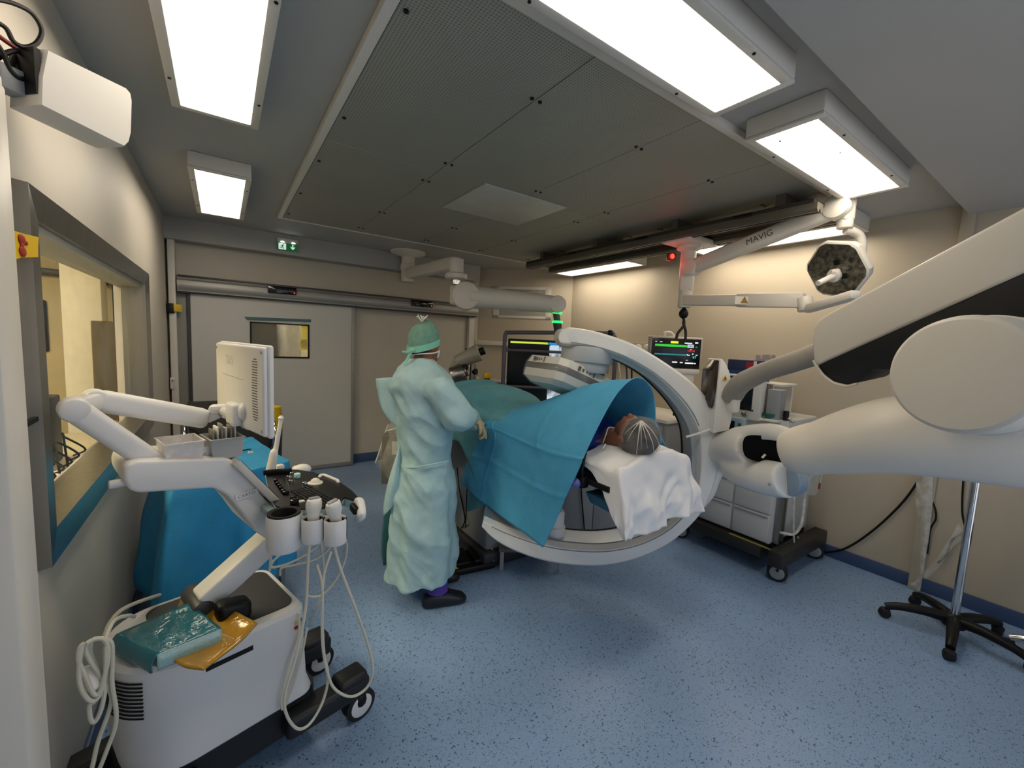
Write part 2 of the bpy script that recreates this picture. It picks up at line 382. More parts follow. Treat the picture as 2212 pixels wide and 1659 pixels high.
# ---- sliding door in the back wall
def slider():
    y0 = 5.60
    L0 = atY(410, 640, y0).x; R0 = atY(764, 800, y0).x; T = 2.09
    w0, w1 = atY(540, 735, y0).x, atY(668, 735, y0).x
    z1, z0 = atY(605, 698, y0).z, atY(605, 773, y0).z
    m = MB(); th = .05
    def b(xa, xb, za, zb): m.box(((xa+xb)/2, y0+th/2, (za+zb)/2), (xb-xa, th, zb-za))
    b(L0, w0, .012, T); b(w1, R0-.03, .012, T); b(w0, w1, .012, z0); b(w0, w1, z1, T)
    o = struct('door_1', m, mat('door leaf', '#c9c7c2', .45, var=.015, vs=2), smooth=0)
    part('edge_profile', MB().box((R0-.012, y0+th/2-.004, T/2), (.036, th+.012, T-.02), bev=.004), ALU, o)
    part('bottom_rail', MB().box(((L0+R0)/2, y0+.018, .03), (R0-L0, .05, .05), bev=.004), ALU, o)
    part('leading_strip', MB().box((L0-.012, y0+th/2, T/2), (.03, th, T-.02)), DGREY, o)
    fr = MB(); e = .016
    fr.box(((w0+w1)/2, y0-.004, z1-e/2), (w1-w0, .02, e)).box(((w0+w1)/2, y0-.004, z0+e/2), (w1-w0, .02, e))
    fr.box((w0+e/2, y0-.004, (z0+z1)/2), (e, .02, z1-z0)).box((w1-e/2, y0-.004, (z0+z1)/2), (e, .02, z1-z0))
    part('vision_frame', fr, BLACK, o)
    part('vision_glass', MB().box(((w0+w1)/2, y0+.02, (z0+z1)/2), (w1-w0, .006, z1-z0)), clear('door glass', '#e5ece8', .05, .02), o)
    # jamb behind the leaf
    struct('trim_6', MB().box((L0-.075, YB-.03, T/2), (.09, .06, T), bev=.004), mat('door jamb', '#8f8d88', .5))
    # tape over the window
    a, bq = atY(527, 684, y0-.004), atY(672, 690, y0-.004)
    tp = MB().prism([a, bq, bq-UZ*.033, a-UZ*.038+Vc((.03, 0, 0))], Vc((0, .003, 0)))
    solo('masking_tape', tp, TEALT, 'strip of teal tape stuck on the sliding door above its window', 'tape')
    return w0, w1, z0, z1
w0, w1, z0, z1 = slider()
# corridor behind the door window
struct('wall_corridor', MB().box((.9, 7.6, 1.4), (3.4, .1, 2.8)).box((-.75, 6.7, 1.4), (.1, 1.8, 2.8)).box((2.55, 6.7, 1.4), (.1, 1.8, 2.8)), mat('corridor wall', '#c8c1a4', .6))
struct('floor_3', MB().box((.9, 6.75, -.05), (3.4, 1.8, .1)), BASEB); struct('ceiling_3', MB().box((.9, 6.75, 2.75), (3.4, 1.8, .1)), CEIL)
t = thing('ceiling_light', 'unseen corridor ceiling lamp beyond the sliding door window', 'lamp', (.8, 6.6, 2.70))  # lamp out of view, lights the corridor behind the pane
part('housing', MB().box((.8, 6.6, 2.67), (1.2, .3, .06)), WHITE2, t); part('diffuser', MB().box((.8, 6.6, 2.635), (1.1, .24, .012)), glow('corridor lamp', '#fff0c8', 34), t)
solo('plastic_bag', MB().grid(densify([[(.60+.10*i, 6.5+.05*sin(3*i+j), 1.15+.19*j) for i in range(4)] for j in range(5)], 4, 4)), mat('bag film', '#e8e8ea', .25, bump=.5, bs=14),
     'white plastic wrapped parcel seen through the sliding door window', 'bag', solid=.004)
solo('wrapped_trolley', MB().box((.40, 6.60, .93), (.42, .3, 1.86), bev=.02), mat('trolley brown', '#4b463c', .5), 'dark trolley beyond the sliding door window', 'trolley')
solo('poster', MB().box((w1-.045, 5.652, (z0+z1)/2+.06), (.075, .003, .26)), YPAPER, 'yellow sheet taped behind the right of the door window', 'notice')
solo('poster', MB().box((w1-.06, 5.648, (z0+z1)/2-.04), (.085, .003, .13)), YPAPER, 'small pale note stuck low behind the door window', 'notice')

# ---- door operator rail over it
def operator():
    y1 = 5.70; yf = 5.52
    a0, a1 = atY(381, 592, yf), atY(381, 627, yf); b0, b1 = atY(1034, 664, yf), atY(1034, 684, yf)
    zt, zb = (a0.z+b0.z)/2, (a1.z+b1.z)/2
    prof = [(y1, zt), (yf+.06, zt), (yf+.05, zt-.02), (yf+.012, zt-.035), (yf, zt-.07), (yf+.004, zb+.045), (yf+.02, zb+.02), (yf+.01, zb+.012), (yf+.012, zb), (y1, zb)]
    t = thing('door_operator', 'long grey metal operator housing above the sliding door', 'door operator', ((a0.x+b0.x)/2, 5.6, zb))
    part('housing', MB().prism([Vc((a0.x, y, z)) for y, z in prof], Vc((b0.x-a0.x, 0, 0))), ALU, t)
    part('top_gap_strip', MB().box(((a0.x+b0.x)/2, 5.64, zt+.012), (b0.x-a0.x, .11, .022), bev=.003), DGREY, t)  # dark strip drawn for the shaded gap above the housing
    part('bottom_dark_strip', MB().box(((a0.x+b0.x)/2, 5.62, zb-.008), (b0.x-a0.x, .14, .014), bev=.003), DGREY, t)  # dark strip drawn for the dark line along the bottom edge
    for (x0, x1, y) in ((578, 640, 628), (889, 934, 657)):
        p, q = atY(x0, y-8, yf-.006), atY(x1, y+6, yf-.006); mid = (p+q)/2
        s = part('motion_sensor', MB().box((mid.x, yf-.010, mid.z), (q.x-p.x, .04, .085), bev=.008), GLOSSB, t)
        part('indicator', MB().ell((q.x-.022, yf-.031, mid.z-.022), (.007, .004, .007), 10, 6), glow('sensor red', '#ff2418', 4), s)
operator()
# ---- emergency exit sign
def exit_sign():
    y = 5.485; a, b = atY(598, 513, y), atY(643, 545, y); w_, h_ = b.x-a.x, a.z-b.z; cx = (a.x+b.x)/2; zt = a.z
    t = thing('exit_sign', 'green and white emergency exit sign on the beam above the door', 'exit sign', (cx, y, b.z))
    part('housing', MB().box((cx, y, zt-.025), (w_, .06, .05), bev=.008), WHITE2, t)
    G = glow('sign green', '#0f6a36', .35); Wt = glow('sign white', '#d8f2e2', .7)
    part('panel', MB().box((cx, y-.008, zt-.05-(h_-.05)/2), (w_, .012, h_-.05)), G, t)
    for s in (-.25, .28): part('spot', MB().box((cx+w_*s, y-.031, zt-.044), (w_*.16, .006, .010), bev=.002), glow('sign lamp', '#f4fff8', 14), t)
    zc = zt-.05-(h_-.05)/2; yy = y-.016; s = (h_-.05)
    ic = MB(); X = cx-w_*.25
    ic.box((X, yy, zc), (w_*.36, .002, s*.86))
    part('white_field', ic, Wt, t)
    man = MB(); yy -= .003
    def seg(p, q, r): man.bar((X+p[0]*s, yy, zc+p[1]*s), (X+q[0]*s, yy, zc+q[1]*s), r*s, .002, up=Vc((0, 1, 0)))
    man.ell((X+.1*s, yy, zc+.3*s), (.075*s, .002, .075*s), 12, 6)
    seg((.06, .2), (-.04, -.05), .12); seg((-.04, -.05), (.12, -.15), .08); seg((.12, -.15), (.08, -.36), .07); seg((-.04, -.05), (-.1, -.22), .08); seg((-.1, -.22), (-.3, -.25), .07)
    seg((.05, .18), (.22, .06), .06); seg((.03, .18), (-.16, .14), .06); seg((-.16, .14), (-.22, 0), .05)
    part('running_figure', man, G, t)
    ar = MB(); X2 = cx+w_*.25
    ar.prism([(X2-.07*s, yy, zc+.38*s), (X2+.07*s, yy, zc+.38*s), (X2+.07*s, yy, zc-.02*s), (X2+.27*s, yy, zc+.14*s), (X2+.27*s, yy, zc-.04*s), (X2, yy, zc-.34*s), (X2-.27*s, yy, zc-.04*s), (X2-.27*s, yy, zc+.14*s), (X2-.07*s, yy, zc-.02*s)], (0, .002, 0))
    part('arrow', ar, Wt, t, smooth=0)
exit_sign()
# ---- ventilation grilles and trunking on the corner wall
CHN = Vc((-1, -1, 0)).normalized(); CHV = CHN.dot(Vc((3.263, 5.70, 0)))
def atC(px, py, off=0): return atP(px, py, CHN, CHV+off)
def grille(x0, y0, x1, y1, label, rows=7):
    a, b = atC(x0, y0, .008), atC(x1, y1, .008); ex = Vc((1, -1, 0)).normalized(); w_ = (b-a).dot(ex); h_ = a.z-b.z; mid = (a+b)/2
    t = thing('wall_vent', label, 'vent', (mid.x, mid.y, b.z))
    part('backing', MB().obox(mid-CHN*.002, ex, CHN, UZ, (w_*.8, .004, h_*.56)), BLACK, t)
    fr = MB()
    for s in (-1, 1):
        fr.obox(mid+UZ*s*h_*.39, ex, CHN, UZ, (w_, .016, h_*.22), bev=.003); fr.obox(mid+ex*s*w_*.45, ex, CHN, UZ, (w_*.1, .016, h_), bev=.003)
    part('frame', fr, WHITE2, t)
    gr = MB(); n = max(8, int(w_/.022))
    for k in range(n+1): gr.obox(mid+ex*(k/n-.5)*w_*.8, ex, CHN, UZ, (.007, .006, h_*.56))
    for k in range(rows+1): gr.obox(mid+UZ*(k/rows-.5)*h_*.56, ex, CHN, UZ, (w_*.8, .006, .006))
    part('grate', gr, WHITE2, t)
grille(1066, 618, 1190, 648, 'perforated wall vent above the jointed ceiling arm, upper of two', 5)
grille(1066, 662, 1190, 690, 'perforated wall vent just below the jointed ceiling arm', 5)
grille(1054, 818, 1112, 850, 'small wall vent low behind the display stand', 4)
ex = Vc((1, -1, 0)).normalized()
a, b = atC(1020, 735, .03), atC(1100, 747, .03)
solo('cable_trunking', MB().obox((a+b)/2, ex, CHN, UZ, ((b-a).dot(ex)+.1, .06, .07), bev=.006), WHITE2, 'white horizontal cable trunking on the corner wall', 'trunking')
solo('cable_duct', MB().box((3.12, 5.66, 1.75), (.09, .07, .95), bev=.006), WHITE2, 'white upright duct at the end of the door operator', 'trunking')
# ---- ceiling airflow panel
def plenum():
    x0, x1, y0, y1, zb = .486, 3.47, 1.22, 4.60, 2.768
    t = thing('airflow_panel', 'huge perforated grey airflow panel under the ceiling', 'ceiling panel', ((x0+x1)/2, (y0+y1)/2, zb))
    PM = mat('perforated panel', '#a3a297', .5, metal=.2, var=.04, vs=2)
    N = PM.node_tree.nodes; L = PM.node_tree.links; b = N['Principled BSDF']; src = b.inputs['Base Color'].links[0].from_socket
    tc = N.new('ShaderNodeTexCoord'); v = N.new('ShaderNodeTexVoronoi'); v.inputs['Scale'].default_value = 78; v.inputs['Randomness'].default_value = 0; L.new(tc.outputs['Object'], v.inputs[0])
    mr = N.new('ShaderNodeMapRange'); mr.inputs[1].default_value = .30; mr.inputs[2].default_value = .22; mr.inputs[4].default_value = .55; L.new(v.outputs['Distance'], mr.inputs[0])
    mx = N.new('ShaderNodeMix'); mx.data_type = 'RGBA'; mx.inputs[7].default_value = lin('#3a3a36')+(1,)
    L.new(mr.outputs[0], mx.inputs[0]); L.new(src, mx.inputs[6]); L.new(mx.outputs[2], b.inputs['Base Color'])
    xs = [x0, 1.156, 1.85, 2.54, 3.23, x1]; ys = [y0, 2.62, y1]
    for i in range(5):
        for k in range(2):
            if xs[i+1]-xs[i] < .3 and False: continue
            part('sheet', MB().box(((xs[i]+xs[i+1])/2, (ys[k]+ys[k+1])/2, zb+.01), (xs[i+1]-xs[i]-.004, ys[k+1]-ys[k]-.003, .02), bev=.0015, seg=1), PM, t, smooth=0)
    part('backing', MB().box(((x0+x1)/2, (y0+y1)/2, zb+.026), (x1-x0, y1-y0, .012)), mat('panel backing', '#33332f', .7), t)
    rim = MB()
    for s, q in ((x0-.02, 0), (x1+.02, 0)): rim.box((s, (y0+y1)/2, zb+.014), (.04, y1-y0+.08, .036), bev=.003)
    for s in (y0-.02, y1+.02): rim.box(((x0+x1)/2, s, zb+.014), (x1-x0, .04, .036), bev=.003)
    part('rim', rim, WHITE2, t)
    c = [atZ(*p, zb-.006) for p in ((1050, 396), (1224, 450), (1115, 487), (957, 447))]
    xa = (c[0].x+c[3].x)/2; xb = (c[1].x+c[2].x)/2; ya = (c[0].y+c[1].y)/2; yb2 = (c[2].y+c[3].y)/2
    part('blank_plate', MB().box(((xa+xb)/2, (ya+yb2)/2, zb-.004), (abs(xb-xa), abs(yb2-ya), .008), bev=.002), mat('blank plate', '#c4c4bb', .4, metal=.2), t)
    for X in xs[1:5]:
        for Y in (1.58, 2.45, 2.8, 3.75, 4.42):
            for s in (-.022, .022): part('screw', MB().cyl((X+s, Y, zb-.006), (X+s, Y, zb+.002), .009, n=10), BLACK, t)
    for X in (x0+.03, x1-.03):
        for Y in (1.45, 2.3, 2.95, 3.7, 4.4): part('screw', MB().cyl((X, Y, zb-.006), (X, Y, zb+.002), .009, n=10), BLACK, t)
plenum()
# ---- ceiling lamps
def lamp(x0, x1, y0, y1, zb, label, top=ZC):
    cx, cy = (x0+x1)/2, (y0+y1)/2
    t = thing('ceiling_light', label, 'lamp', (cx, cy, zb), 'box lamps under the ceiling')
    m = .035; h = MB()
    h.box((cx, cy, (zb+.012+top)/2), (x1-x0+2*m, y1-y0+2*m, top-zb-.012), bev=.008)
    part('housing', h, WHITE2, t)
    f = MB()
    for s in (-1, 1):
        f.box((cx+s*((x1-x0)/2+m/2), cy, zb+.006), (m, y1-y0+2*m, .014), bev=.003); f.box((cx, cy+s*((y1-y0)/2+m/2), zb+.006), (x1-x0, m, .014), bev=.003)
    part('frame', f, WHITE2, t)
    part('diffuser', MB().box((cx, cy, zb+.006), (x1-x0, y1-y0, .008)), LAMP, t)
    lx = x1-x0 > y1-y0
    for q in (-.3, .3):
        for s in (-1, 1):
            p = (cx+q*(x1-x0), cy+s*((y1-y0)/2+m*.6)) if lx else (cx+s*((x1-x0)/2+m*.6), cy+q*(y1-y0))
            part('screw', MB().cyl((p[0], p[1], zb-.004), (p[0], p[1], zb+.002), .006, n=8), BLACK, t)
lamp(-.135, .133, 1.335, 2.535, 2.70, 'glowing box lamp beside the left wall, nearer the white wall box')
lamp(-.125, .148, 3.455, 4.655, 2.70, 'glowing box lamp nearest the exit sign')
lamp(.52, 1.72, .825, 1.075, 2.70, 'largest glowing box lamp at the near edge of the airflow panel')
lamp(2.09, 3.24, .835, 1.087, 2.70, 'glowing box lamp above the tall jointed surgical arm, with insects inside')
_l4 = [o for o in bpy.data.objects if o.get('label', '').endswith('insects inside')][0]
for (x, y, r) in ((1685, 305, .006), (1815, 330, .005), (1766, 356, .004), (1842, 360, .004), (1795, 388, .004)):
    q = atZ(x, y, 2.7005); part('speck', MB().ell(q, (r*1.6, r, .0015), 10, 6), mat('speck', '#8a8878', .8), _l4)
lamp(3.84, 4.11, 3.33, 4.56, 2.685, 'glowing box lamp over the corner by the wall vents')
lamp(3.84, 4.11, 1.25, 2.52, 2.685, 'glowing box lamp along the wall behind the surgical lamp arm')
# ---- twin ceiling rail
def rails():
    t = thing('ceiling_rail', 'long dark twin rail under the ceiling carrying the jointed arms', 'rail', (3.28, 2.7, 2.58))
    prof = lambda x: [(x-.045, 2.66), (x-.045, 2.62), (x-.03, 2.605), (x-.012, 2.605), (x-.012, 2.62), (x+.012, 2.62), (x+.012, 2.605), (x+.03, 2.605), (x+.045, 2.62), (x+.045, 2.66)]
    for x in (3.10, 3.46): part('rail', MB().prism([Vc((a, 1.17, b)) for a, b in prof(x)], Vc((0, 3.05, 0))), mat('anodised rail', '#6f6a60', .4, metal=.6), t)
    part('cover', MB().box((3.28, 2.7, 2.672), (.46, 3.02, .022)), mat('dark rail gap', '#2e2b27', .5), t)  # dark sheet put in for the shadowed gap between the rails
    HS = mat('hanger steel', '#6b675f', .4, metal=.6)
    for y in (1.4, 2.2, 3.1, 3.95): part('hanger', MB().box((3.28, y, 2.742), (.40, .06, .12)), HS, t)
    for y in (1.62, 2.5, 3.4): part('clip', MB().box((3.04, y, 2.665), (.02, .12, .02), bev=.003), BLACK, t)
rails()
# ---- things on the left wall
def wallbox():
    nb = Vc((.69, -.72, 0)).normalized(); k = nb.dot(Vc((-.31, 1.66, 0))); g = Vc((.72, .69, 0)).normalized()
    F = [atP(x, y, nb, k) for x, y in ((100, 105), (262, 184), (274, 190), (283, 201), (286, 218), (284, 288), (279, 308), (270, 317), (256, 311), (86, 226), (88, 165))]
    t = thing('wall_box', 'white rounded box hanging off the wall above the window, wires at its open near end', 'wall box', atP(180, 320, nb, k))
    cen = sum(F, Vc())/len(F)
    R = [[p+(cen-p)*.03-nb*.0 for p in F], [p-nb*.008 for p in F], [p-nb*.10-g*.0 for p in F], [p-nb*.115+(cen-p)*.05 for p in F]]
    part('cover', MB().loft(R), WHITE, t, smooth=30)
    e = (F[0]+F[-2])/2
    part('open_end', MB().obox(e-nb*.05-g*.004+UZ*.01, g, nb, UZ, (.014, .085, .11)), BLACK, t)
    part('terminal_block', MB().obox(e-nb*.07-g*.03-UZ*.02, g, nb, UZ, (.05, .05, .06), bev=.006), GREYP, t)
    part('bracket', MB().obox(e-nb*.125+g*.14, g, nb, UZ, (.1, .04, .05), bev=.004), WHITE, t)
    RW = mat('red wire', '#7a1512', .5)
    for q, (m_, pts) in enumerate(((BLACK, [(-20, -4), (30, 8), (70, 30), (90, 65), (80, 92), (55, 102), (30, 90), (14, 62), (-6, 48)]), (BLACK, [(-10, 128), (20, 112), (42, 112), (62, 124), (84, 142)]), (RW, [(-8, 74), (26, 98), (56, 114), (84, 130)]),
                   (BLACK, [(-6, 95), (10, 120), (22, 150), (45, 170), (80, 168)]), (BLACK, [(-8, 146), (12, 160), (40, 152), (82, 150)]), (BLACK, [(-8, 180), (20, 160), (30, 128), (50, 116), (82, 136)]))):
        P = [atP(x, y, nb, k-.045-.012*(q % 3)) for x, y in pts]
        part('wire', MB().tube(P, .0055, n=7), m_, t)
wallbox()
def tape_patch():
    a = [atX(*p, XL+.031) for p in ((22, 497), (50, 505), (80, 512), (78, 530), (78, 555), (40, 556), (22, 562))]
    t = thing('warning_tape', 'yellow tape with dark red spots across the window frame corner', 'tape', (XL+.03, a[0].y, a[4].z))
    part('strip', MB().prism(a, Vc((.004, 0, 0))), YELLOW, t, smooth=0)
    for (x, y, r) in ((48, 517, 9), (57, 525, 4), (48, 530, 4), (50, 543, 9), (27, 552, 6)):
        c = atX(x, y, XL+.037); q = atX(x+r, y, XL+.037); rr = (q-c).length*.8; part('spot', MB().ell(c, (.002, rr, rr*.6), 12, 6), REDM, t)
tape_patch()
c = atY(376, 666, 5.53)
t = thing('tag', 'yellow and black tag on the corner pillar by the door', 'tag', (c.x, 5.53, c.z-.05))
part('body', MB().box((c.x-.03, 5.535, c.z), (.06, .03, .10), bev=.006), BLACK, t); part('flag', MB().box((c.x+.03, 5.53, c.z+.005), (.07, .012, .075), rz=.3, bev=.003), YELLOW, t)
c = atY(372, 828, 5.53)
solo('wall_hook', MB().box((c.x, 5.54, c.z), (.035, .02, .12), bev=.006).cyl((c.x, 5.53, c.z+.03), (c.x+.02, 5.49, c.z+.045), .008), WHITE, 'small white hook on the corner pillar', 'hook')
c = atX(55, 955, XL+.04)
t = thing('latch', 'black metal latch on the near edge of the steel window frame', 'latch', (c.x, c.y, c.z-.05))
part('plate', MB().box((c.x-.01, c.y, c.z), (.02, .03, .09), bev=.003), BLACK, t); part('lever', MB().bar((c.x, c.y, c.z+.045), (c.x+.005, c.y+.06, c.z+.05), .012, .012), BLACK, t)
# ================================================================ ultrasound console (left foreground)
U_ = Vc((.964, .266, 0)); V_ = Vc((-.266, .964, 0))
def L3(u, v, z): return U_*u+V_*v+UZ*z
def atN(px, py, v): return atP(px, py, V_, v)
def obx(mb, u, v, z, su, sv, sz, bev=0, seg=2): return mb.obox(L3(u, v, z), U_, V_, UZ, (su, sv, sz), bev, seg)
def rrect(u0, u1, v0, v1, r, z, n=7):
    out = []
    for cu, cv, a0, q in ((u1-r[0], v0+r[0], -pi/2, r[0]), (u1-r[1], v1-r[1], 0, r[1]), (u0+r[2], v1-r[2], pi/2, r[2]), (u0+r[3], v0+r[3], pi, r[3])):
        for k in range(n+1):
            a = a0+k*pi/2/n; out.append(L3(cu+q*cos(a), cv+q*sin(a), z))
    return out
CONS = mat('console plastic', '#d9d8d8', .4, var=.015, vs=3)
def caster(mb_t, mb_h, mb_f, c, axis, r, w, top):
    axis = Vc(axis).normalized()
    for s in (-1, 1):
        a = c+axis*s*w*.75; mb_t.lathe(a-axis*w/2, axis, [(r*.55, 0), (r*.9, 0), (r, w*.2), (r, w*.8), (r*.9, w), (r*.55, w)], 26)
        mb_h.lathe(a-axis*(w/2+.003), axis, [(0, 0), (r*.6, .0), (r*.72, .003), (r*.72, w+.003), (r*.6, w+.006), (0, w+.006)], 24)
    mb_f.cyl(c, c+UZ*(top-c.z), w*.5, n=12).ell(c+UZ*r*.35, (r*.6, r*.6, r*.75), 14, 8)
def console():
    t = thing('ultrasound_machine', 'white ultrasound console on casters, with black control panel and jointed screen arm', 'ultrasound machine', L3(.45, 1.78, 0))
    R = [rrect(.20, .74, 1.60, 1.95, (.05, .05, .12, .14), .245), rrect(.165, .735, 1.575, 1.975, (.06, .06, .15, .17), .27), rrect(.155, .715, 1.572, 1.978, (.06, .06, .16, .18), .33),
         rrect(.15, .705, 1.57, 1.98, (.06, .06, .16, .18), .50), rrect(.148, .705, 1.568, 1.982, (.06, .06, .16, .18), .505), rrect(.148, .70, 1.568, 1.982, (.06, .06, .16, .18), .63),
         rrect(.158, .69, 1.578, 1.972, (.06, .06, .15, .17), .645), rrect(.185, .675, 1.60, 1.95, (.05, .05, .13, .15), .648)]
    body = part('body', MB().loft(R), CONS, t, smooth=30)
    part('deck_panel', MB().loft([rrect(.27, .672, 1.612, 1.945, (.04, .05, .05, .03), z) for z in (.64, .652)]), mat('dark deck', '#1d1a18', .4), t)
    # left-hand cooling slots, disc slot and seam
    sl = MB()
    for k in range(10):
        z = .60-k*.013; P = [rrect(.1455, .70, 1.5655, 1.982, (.06, .06, .16, .18), z)[i] for i in (24, 25, 26, 27, 28)]
        sl.tube(P[::-1], .0028, n=5, sub=2)
    part('cooling_slots', sl, BLACK, body)
    a, b = atN(445, 1442, 1.566), atN(547, 1394, 1.566)
    part('disc_slot', MB().prism([a, b, b-UZ*.017, a-UZ*.017], V_*.006), BLACK, body)
    q = L3(.655, 1.567, .595)
    for k, (du, dz, m_) in enumerate(((0, 0, YELLOW), (.02, .003, mat('sticker blue', '#4f79b0', .5)), (.001, -.02, REDM), (.021, -.017, mat('sticker pink', '#c98b8f', .5)))):
        part('sticker', MB().cyl(q+U_*du+UZ*dz, q+U_*du+UZ*dz-V_*.0015, .008, n=12 if k else 3), m_, body)
    # base, legs, casters
    bs = MB().loft([rrect(.16, .76, 1.62, 1.93, (.04,)*4, z) for z in (.10, .11, .24, .25)])
    for v in (1.60, 1.95):
        bs.bar(L3(.62, v, .165), L3(.97, v, .15), .10, .09, bev=.02, seg=3)
        obx(bs, .895, v, .20, .13, .10, .05, bev=.02, seg=3)
        bs.bar(L3(.35, v, .165), L3(.03, v, .15), .09, .09, bev=.02, seg=3)
    part('base', bs, mat('console base', '#17181b', .5), t)
    for u in (.93, .08):
        for v in (1.585, 1.965):
            w_, h_, f_ = MB(), MB(), MB(); caster(w_, h_, f_, L3(u, v, .068), V_, .068, .024, .12)
            o = part('caster', f_, BLACK, t); part('tyre', w_, RUBBER, o); part('hub', h_, CONS, o)
    # column, joint and black grip at its foot
    a, b = atN(470, 1268, 1.76), atN(590, 1158, 1.76)
    a = a+(a-b)*.25; b = b+(b-a)*.12
    part('column', MB().bar(a, b, .095, .082, bev=.012, seg=3), CONS, t)
    c = L3(.40, 1.79, .70); part('pivot', MB().cyl(c-V_*.08, c+V_*.08, .035, n=24, bev=.004), DGREY, t)
    part('grip', MB().obox(L3(.475, 1.66, .695), (U_*.98-UZ*.2), V_, UZ, (.11, .07, .075), bev=.022, seg=4), BLACK, t)
    # carrying frame under the control panel
    P = [atN(x, y, 1.66) for x, y in ((276, 1003), (300, 996), (490, 990), (514, 1000), (528, 1020), (580, 1085), (604, 1096), (606, 1130), (600, 1160), (578, 1166), (553, 1150), (526, 1113), (490, 1070), (462, 1055), (300, 1066), (280, 1060), (268, 1040), (267, 1018))]
    part('support_frame', MB().prism(P, V_*.25, bev=.016, seg=3), CONS, t)
    a = atN(268, 1042, 1.70); part('release_knob', MB().cyl(a+U_*.01, a-U_*.035, .013, n=16, bev=.004), CONS, t)
    a = atN(514, 1078, 1.655)
    part('name_label', MB().obox(a+(U_+UZ*.12).normalized()*.03+UZ*.006+V_*.001, (U_+UZ*.12), V_, (UZ-U_*.12), (.075, .002, .022)), CONS, t)
    part('lettering', text_mb('CARTO', a, U_+UZ*.12, UZ-U_*.12, .017), DGREY, t, smooth=0)
    # control panel
    zp = 1.068
    O = [(572, 1024), (584, 1017), (640, 1016), (678, 1022), (706, 1032), (737, 1045), (762, 1063), (776, 1078), (764, 1083), (745, 1077), (739, 1084), (741, 1094), (733, 1099), (660, 1103), (614, 1102), (594, 1096), (583, 1078)]
    top = [atZ(x, y, zp) for x, y in O]; cen = sum(top, Vc())/len(top)
    part('panel_rim', MB().loft([[p+(cen-p)*.10-UZ*.03 for p in top], [p+(cen-p)*.02-UZ*.018 for p in top], [p for p in top]]), mat('panel teal rim', '#9fb9bd', .4), t, smooth=25)
    pan = part('control_panel', MB().loft([[p+(cen-p)*.012+UZ*.0 for p in top], [p+(cen-p)*.02+UZ*.006 for p in top]]), mat('panel black', '#131315', .35), t, smooth=25)
    zk = zp+.006
    keys = MB()
    A, B, D = atZ(632, 1062, zk), atZ(706, 1096, zk), atZ(668, 1051, zk)
    B = atZ(690, 1097, zk)
    for i in range(13):
        for j in range(6):
            p = A.lerp(B, i/12)+(D-A)*(j/5)
            keys.obox(p+UZ*.002, U_, V_, UZ, (.011, .013, .006), bev=.001, seg=1)
    part('keyboard', keys, mat('key black', '#1c1c1f', .4), pan)
    sl = MB()
    for k in range(8): 
        p = atZ(577+k*6.5, 1026-k*.4, zk); sl.obox(p+UZ*.012, U_, V_, UZ, (.03, .008, .022), bev=.002)
    part('slider_row', sl, BLACK, pan)
    for (x, y, r, h, m_) in ((596, 1041, .008, .012, GLOSSB), (600, 1047, .008, .012, GLOSSB), (604, 1052, .008, .012, GLOSSB), (607, 1057, .008, .012, GLOSSB), (612, 1063, .009, .012, GLOSSB), (617, 1067, .012, .012, GLOSSB),
                             (624, 1036, .010, .018, CHROME), (628, 1044, .009, .016, CHROME), (642, 1032, .013, .02, mat('lit knob', '#b9e2df', .3)), (659, 1050, .011, .018, CHROME), (630, 1024, .009, .01, CHROME), (636, 1090, .015, .02, GLOSSB), (634, 1079, .011, .014, BLACK)):
        p = atZ(x, y, zk); part('knob', MB().cyl(p, p+UZ*h, r, n=18, bev=.002), m_, pan)
    p = atZ(681, 1044, zk); part('trackball', MB().lathe(p, UZ, [(.03, 0), (.03, .004), (.02, .008), (.016, .016), (.009, .021), (0, .023)], 24), mat('ivory dome', '#d9d6c4', .35), pan)
    p = atZ(651, 1084, zk); part('key_label', MB().obox(p+UZ*.002, U_, V_, UZ, (.02, .016, .004)), PAPER, pan)
    P = [atZ(x, y, zp) for x, y in ((691, 1033), (697, 1030), (706, 1032), (722, 1039), (730, 1044))]
    part('handle', MB().tube([P[0]-UZ*.02]+[p+UZ*.008 for p in P]+[P[-1]-UZ*.03], .007, n=10), CONS, t)
    P = [atZ(766, 1080, zp), atZ(777, 1082, zp), atZ(781, 1100, zp-.01), atZ(775, 1110, zp-.04)]
    hnd = part('handle', MB().tube([P[0]-UZ*.01, P[1]-UZ*.004, P[2]-UZ*.02, P[3]-UZ*.02], [.012, .017, .017, .015], n=12), CONS, t)
    part('handle_grip', MB().bar(atZ(760, 1086, zp)-UZ*.012, atZ(770, 1094, zp)-UZ*.02, .02, .03, bev=.006), BLACK, hnd)
    # tilted touch screen, seen on its edge
    a, b = atN(512, 1000, 1.63), atN(606, 1092, 1.63); d = (b-a).normalized(); nrm = d.cross(V_).normalized()
    if nrm.dot(U_) < 0: nrm = -nrm
    ts = part('touch_screen', MB().obox((a+b)/2+V_*.17, d, V_, nrm, ((b-a).length, .34, .026), bev=.006), mat('screen casing', '#bdbab5', .4), t)
    part('screen_glass', MB().obox((a+b)/2+V_*.17+nrm*.014, d, V_, nrm, ((b-a).length*.86, .30, .004)), GLOSSB, ts)
    part('screen_back', MB().obox((a+b)/2+V_*.18-nrm*.014, d, V_, nrm, ((b-a).length*.7, .26, .012), bev=.004), DGREY, ts)
    # probe cups
    CUPS = {}
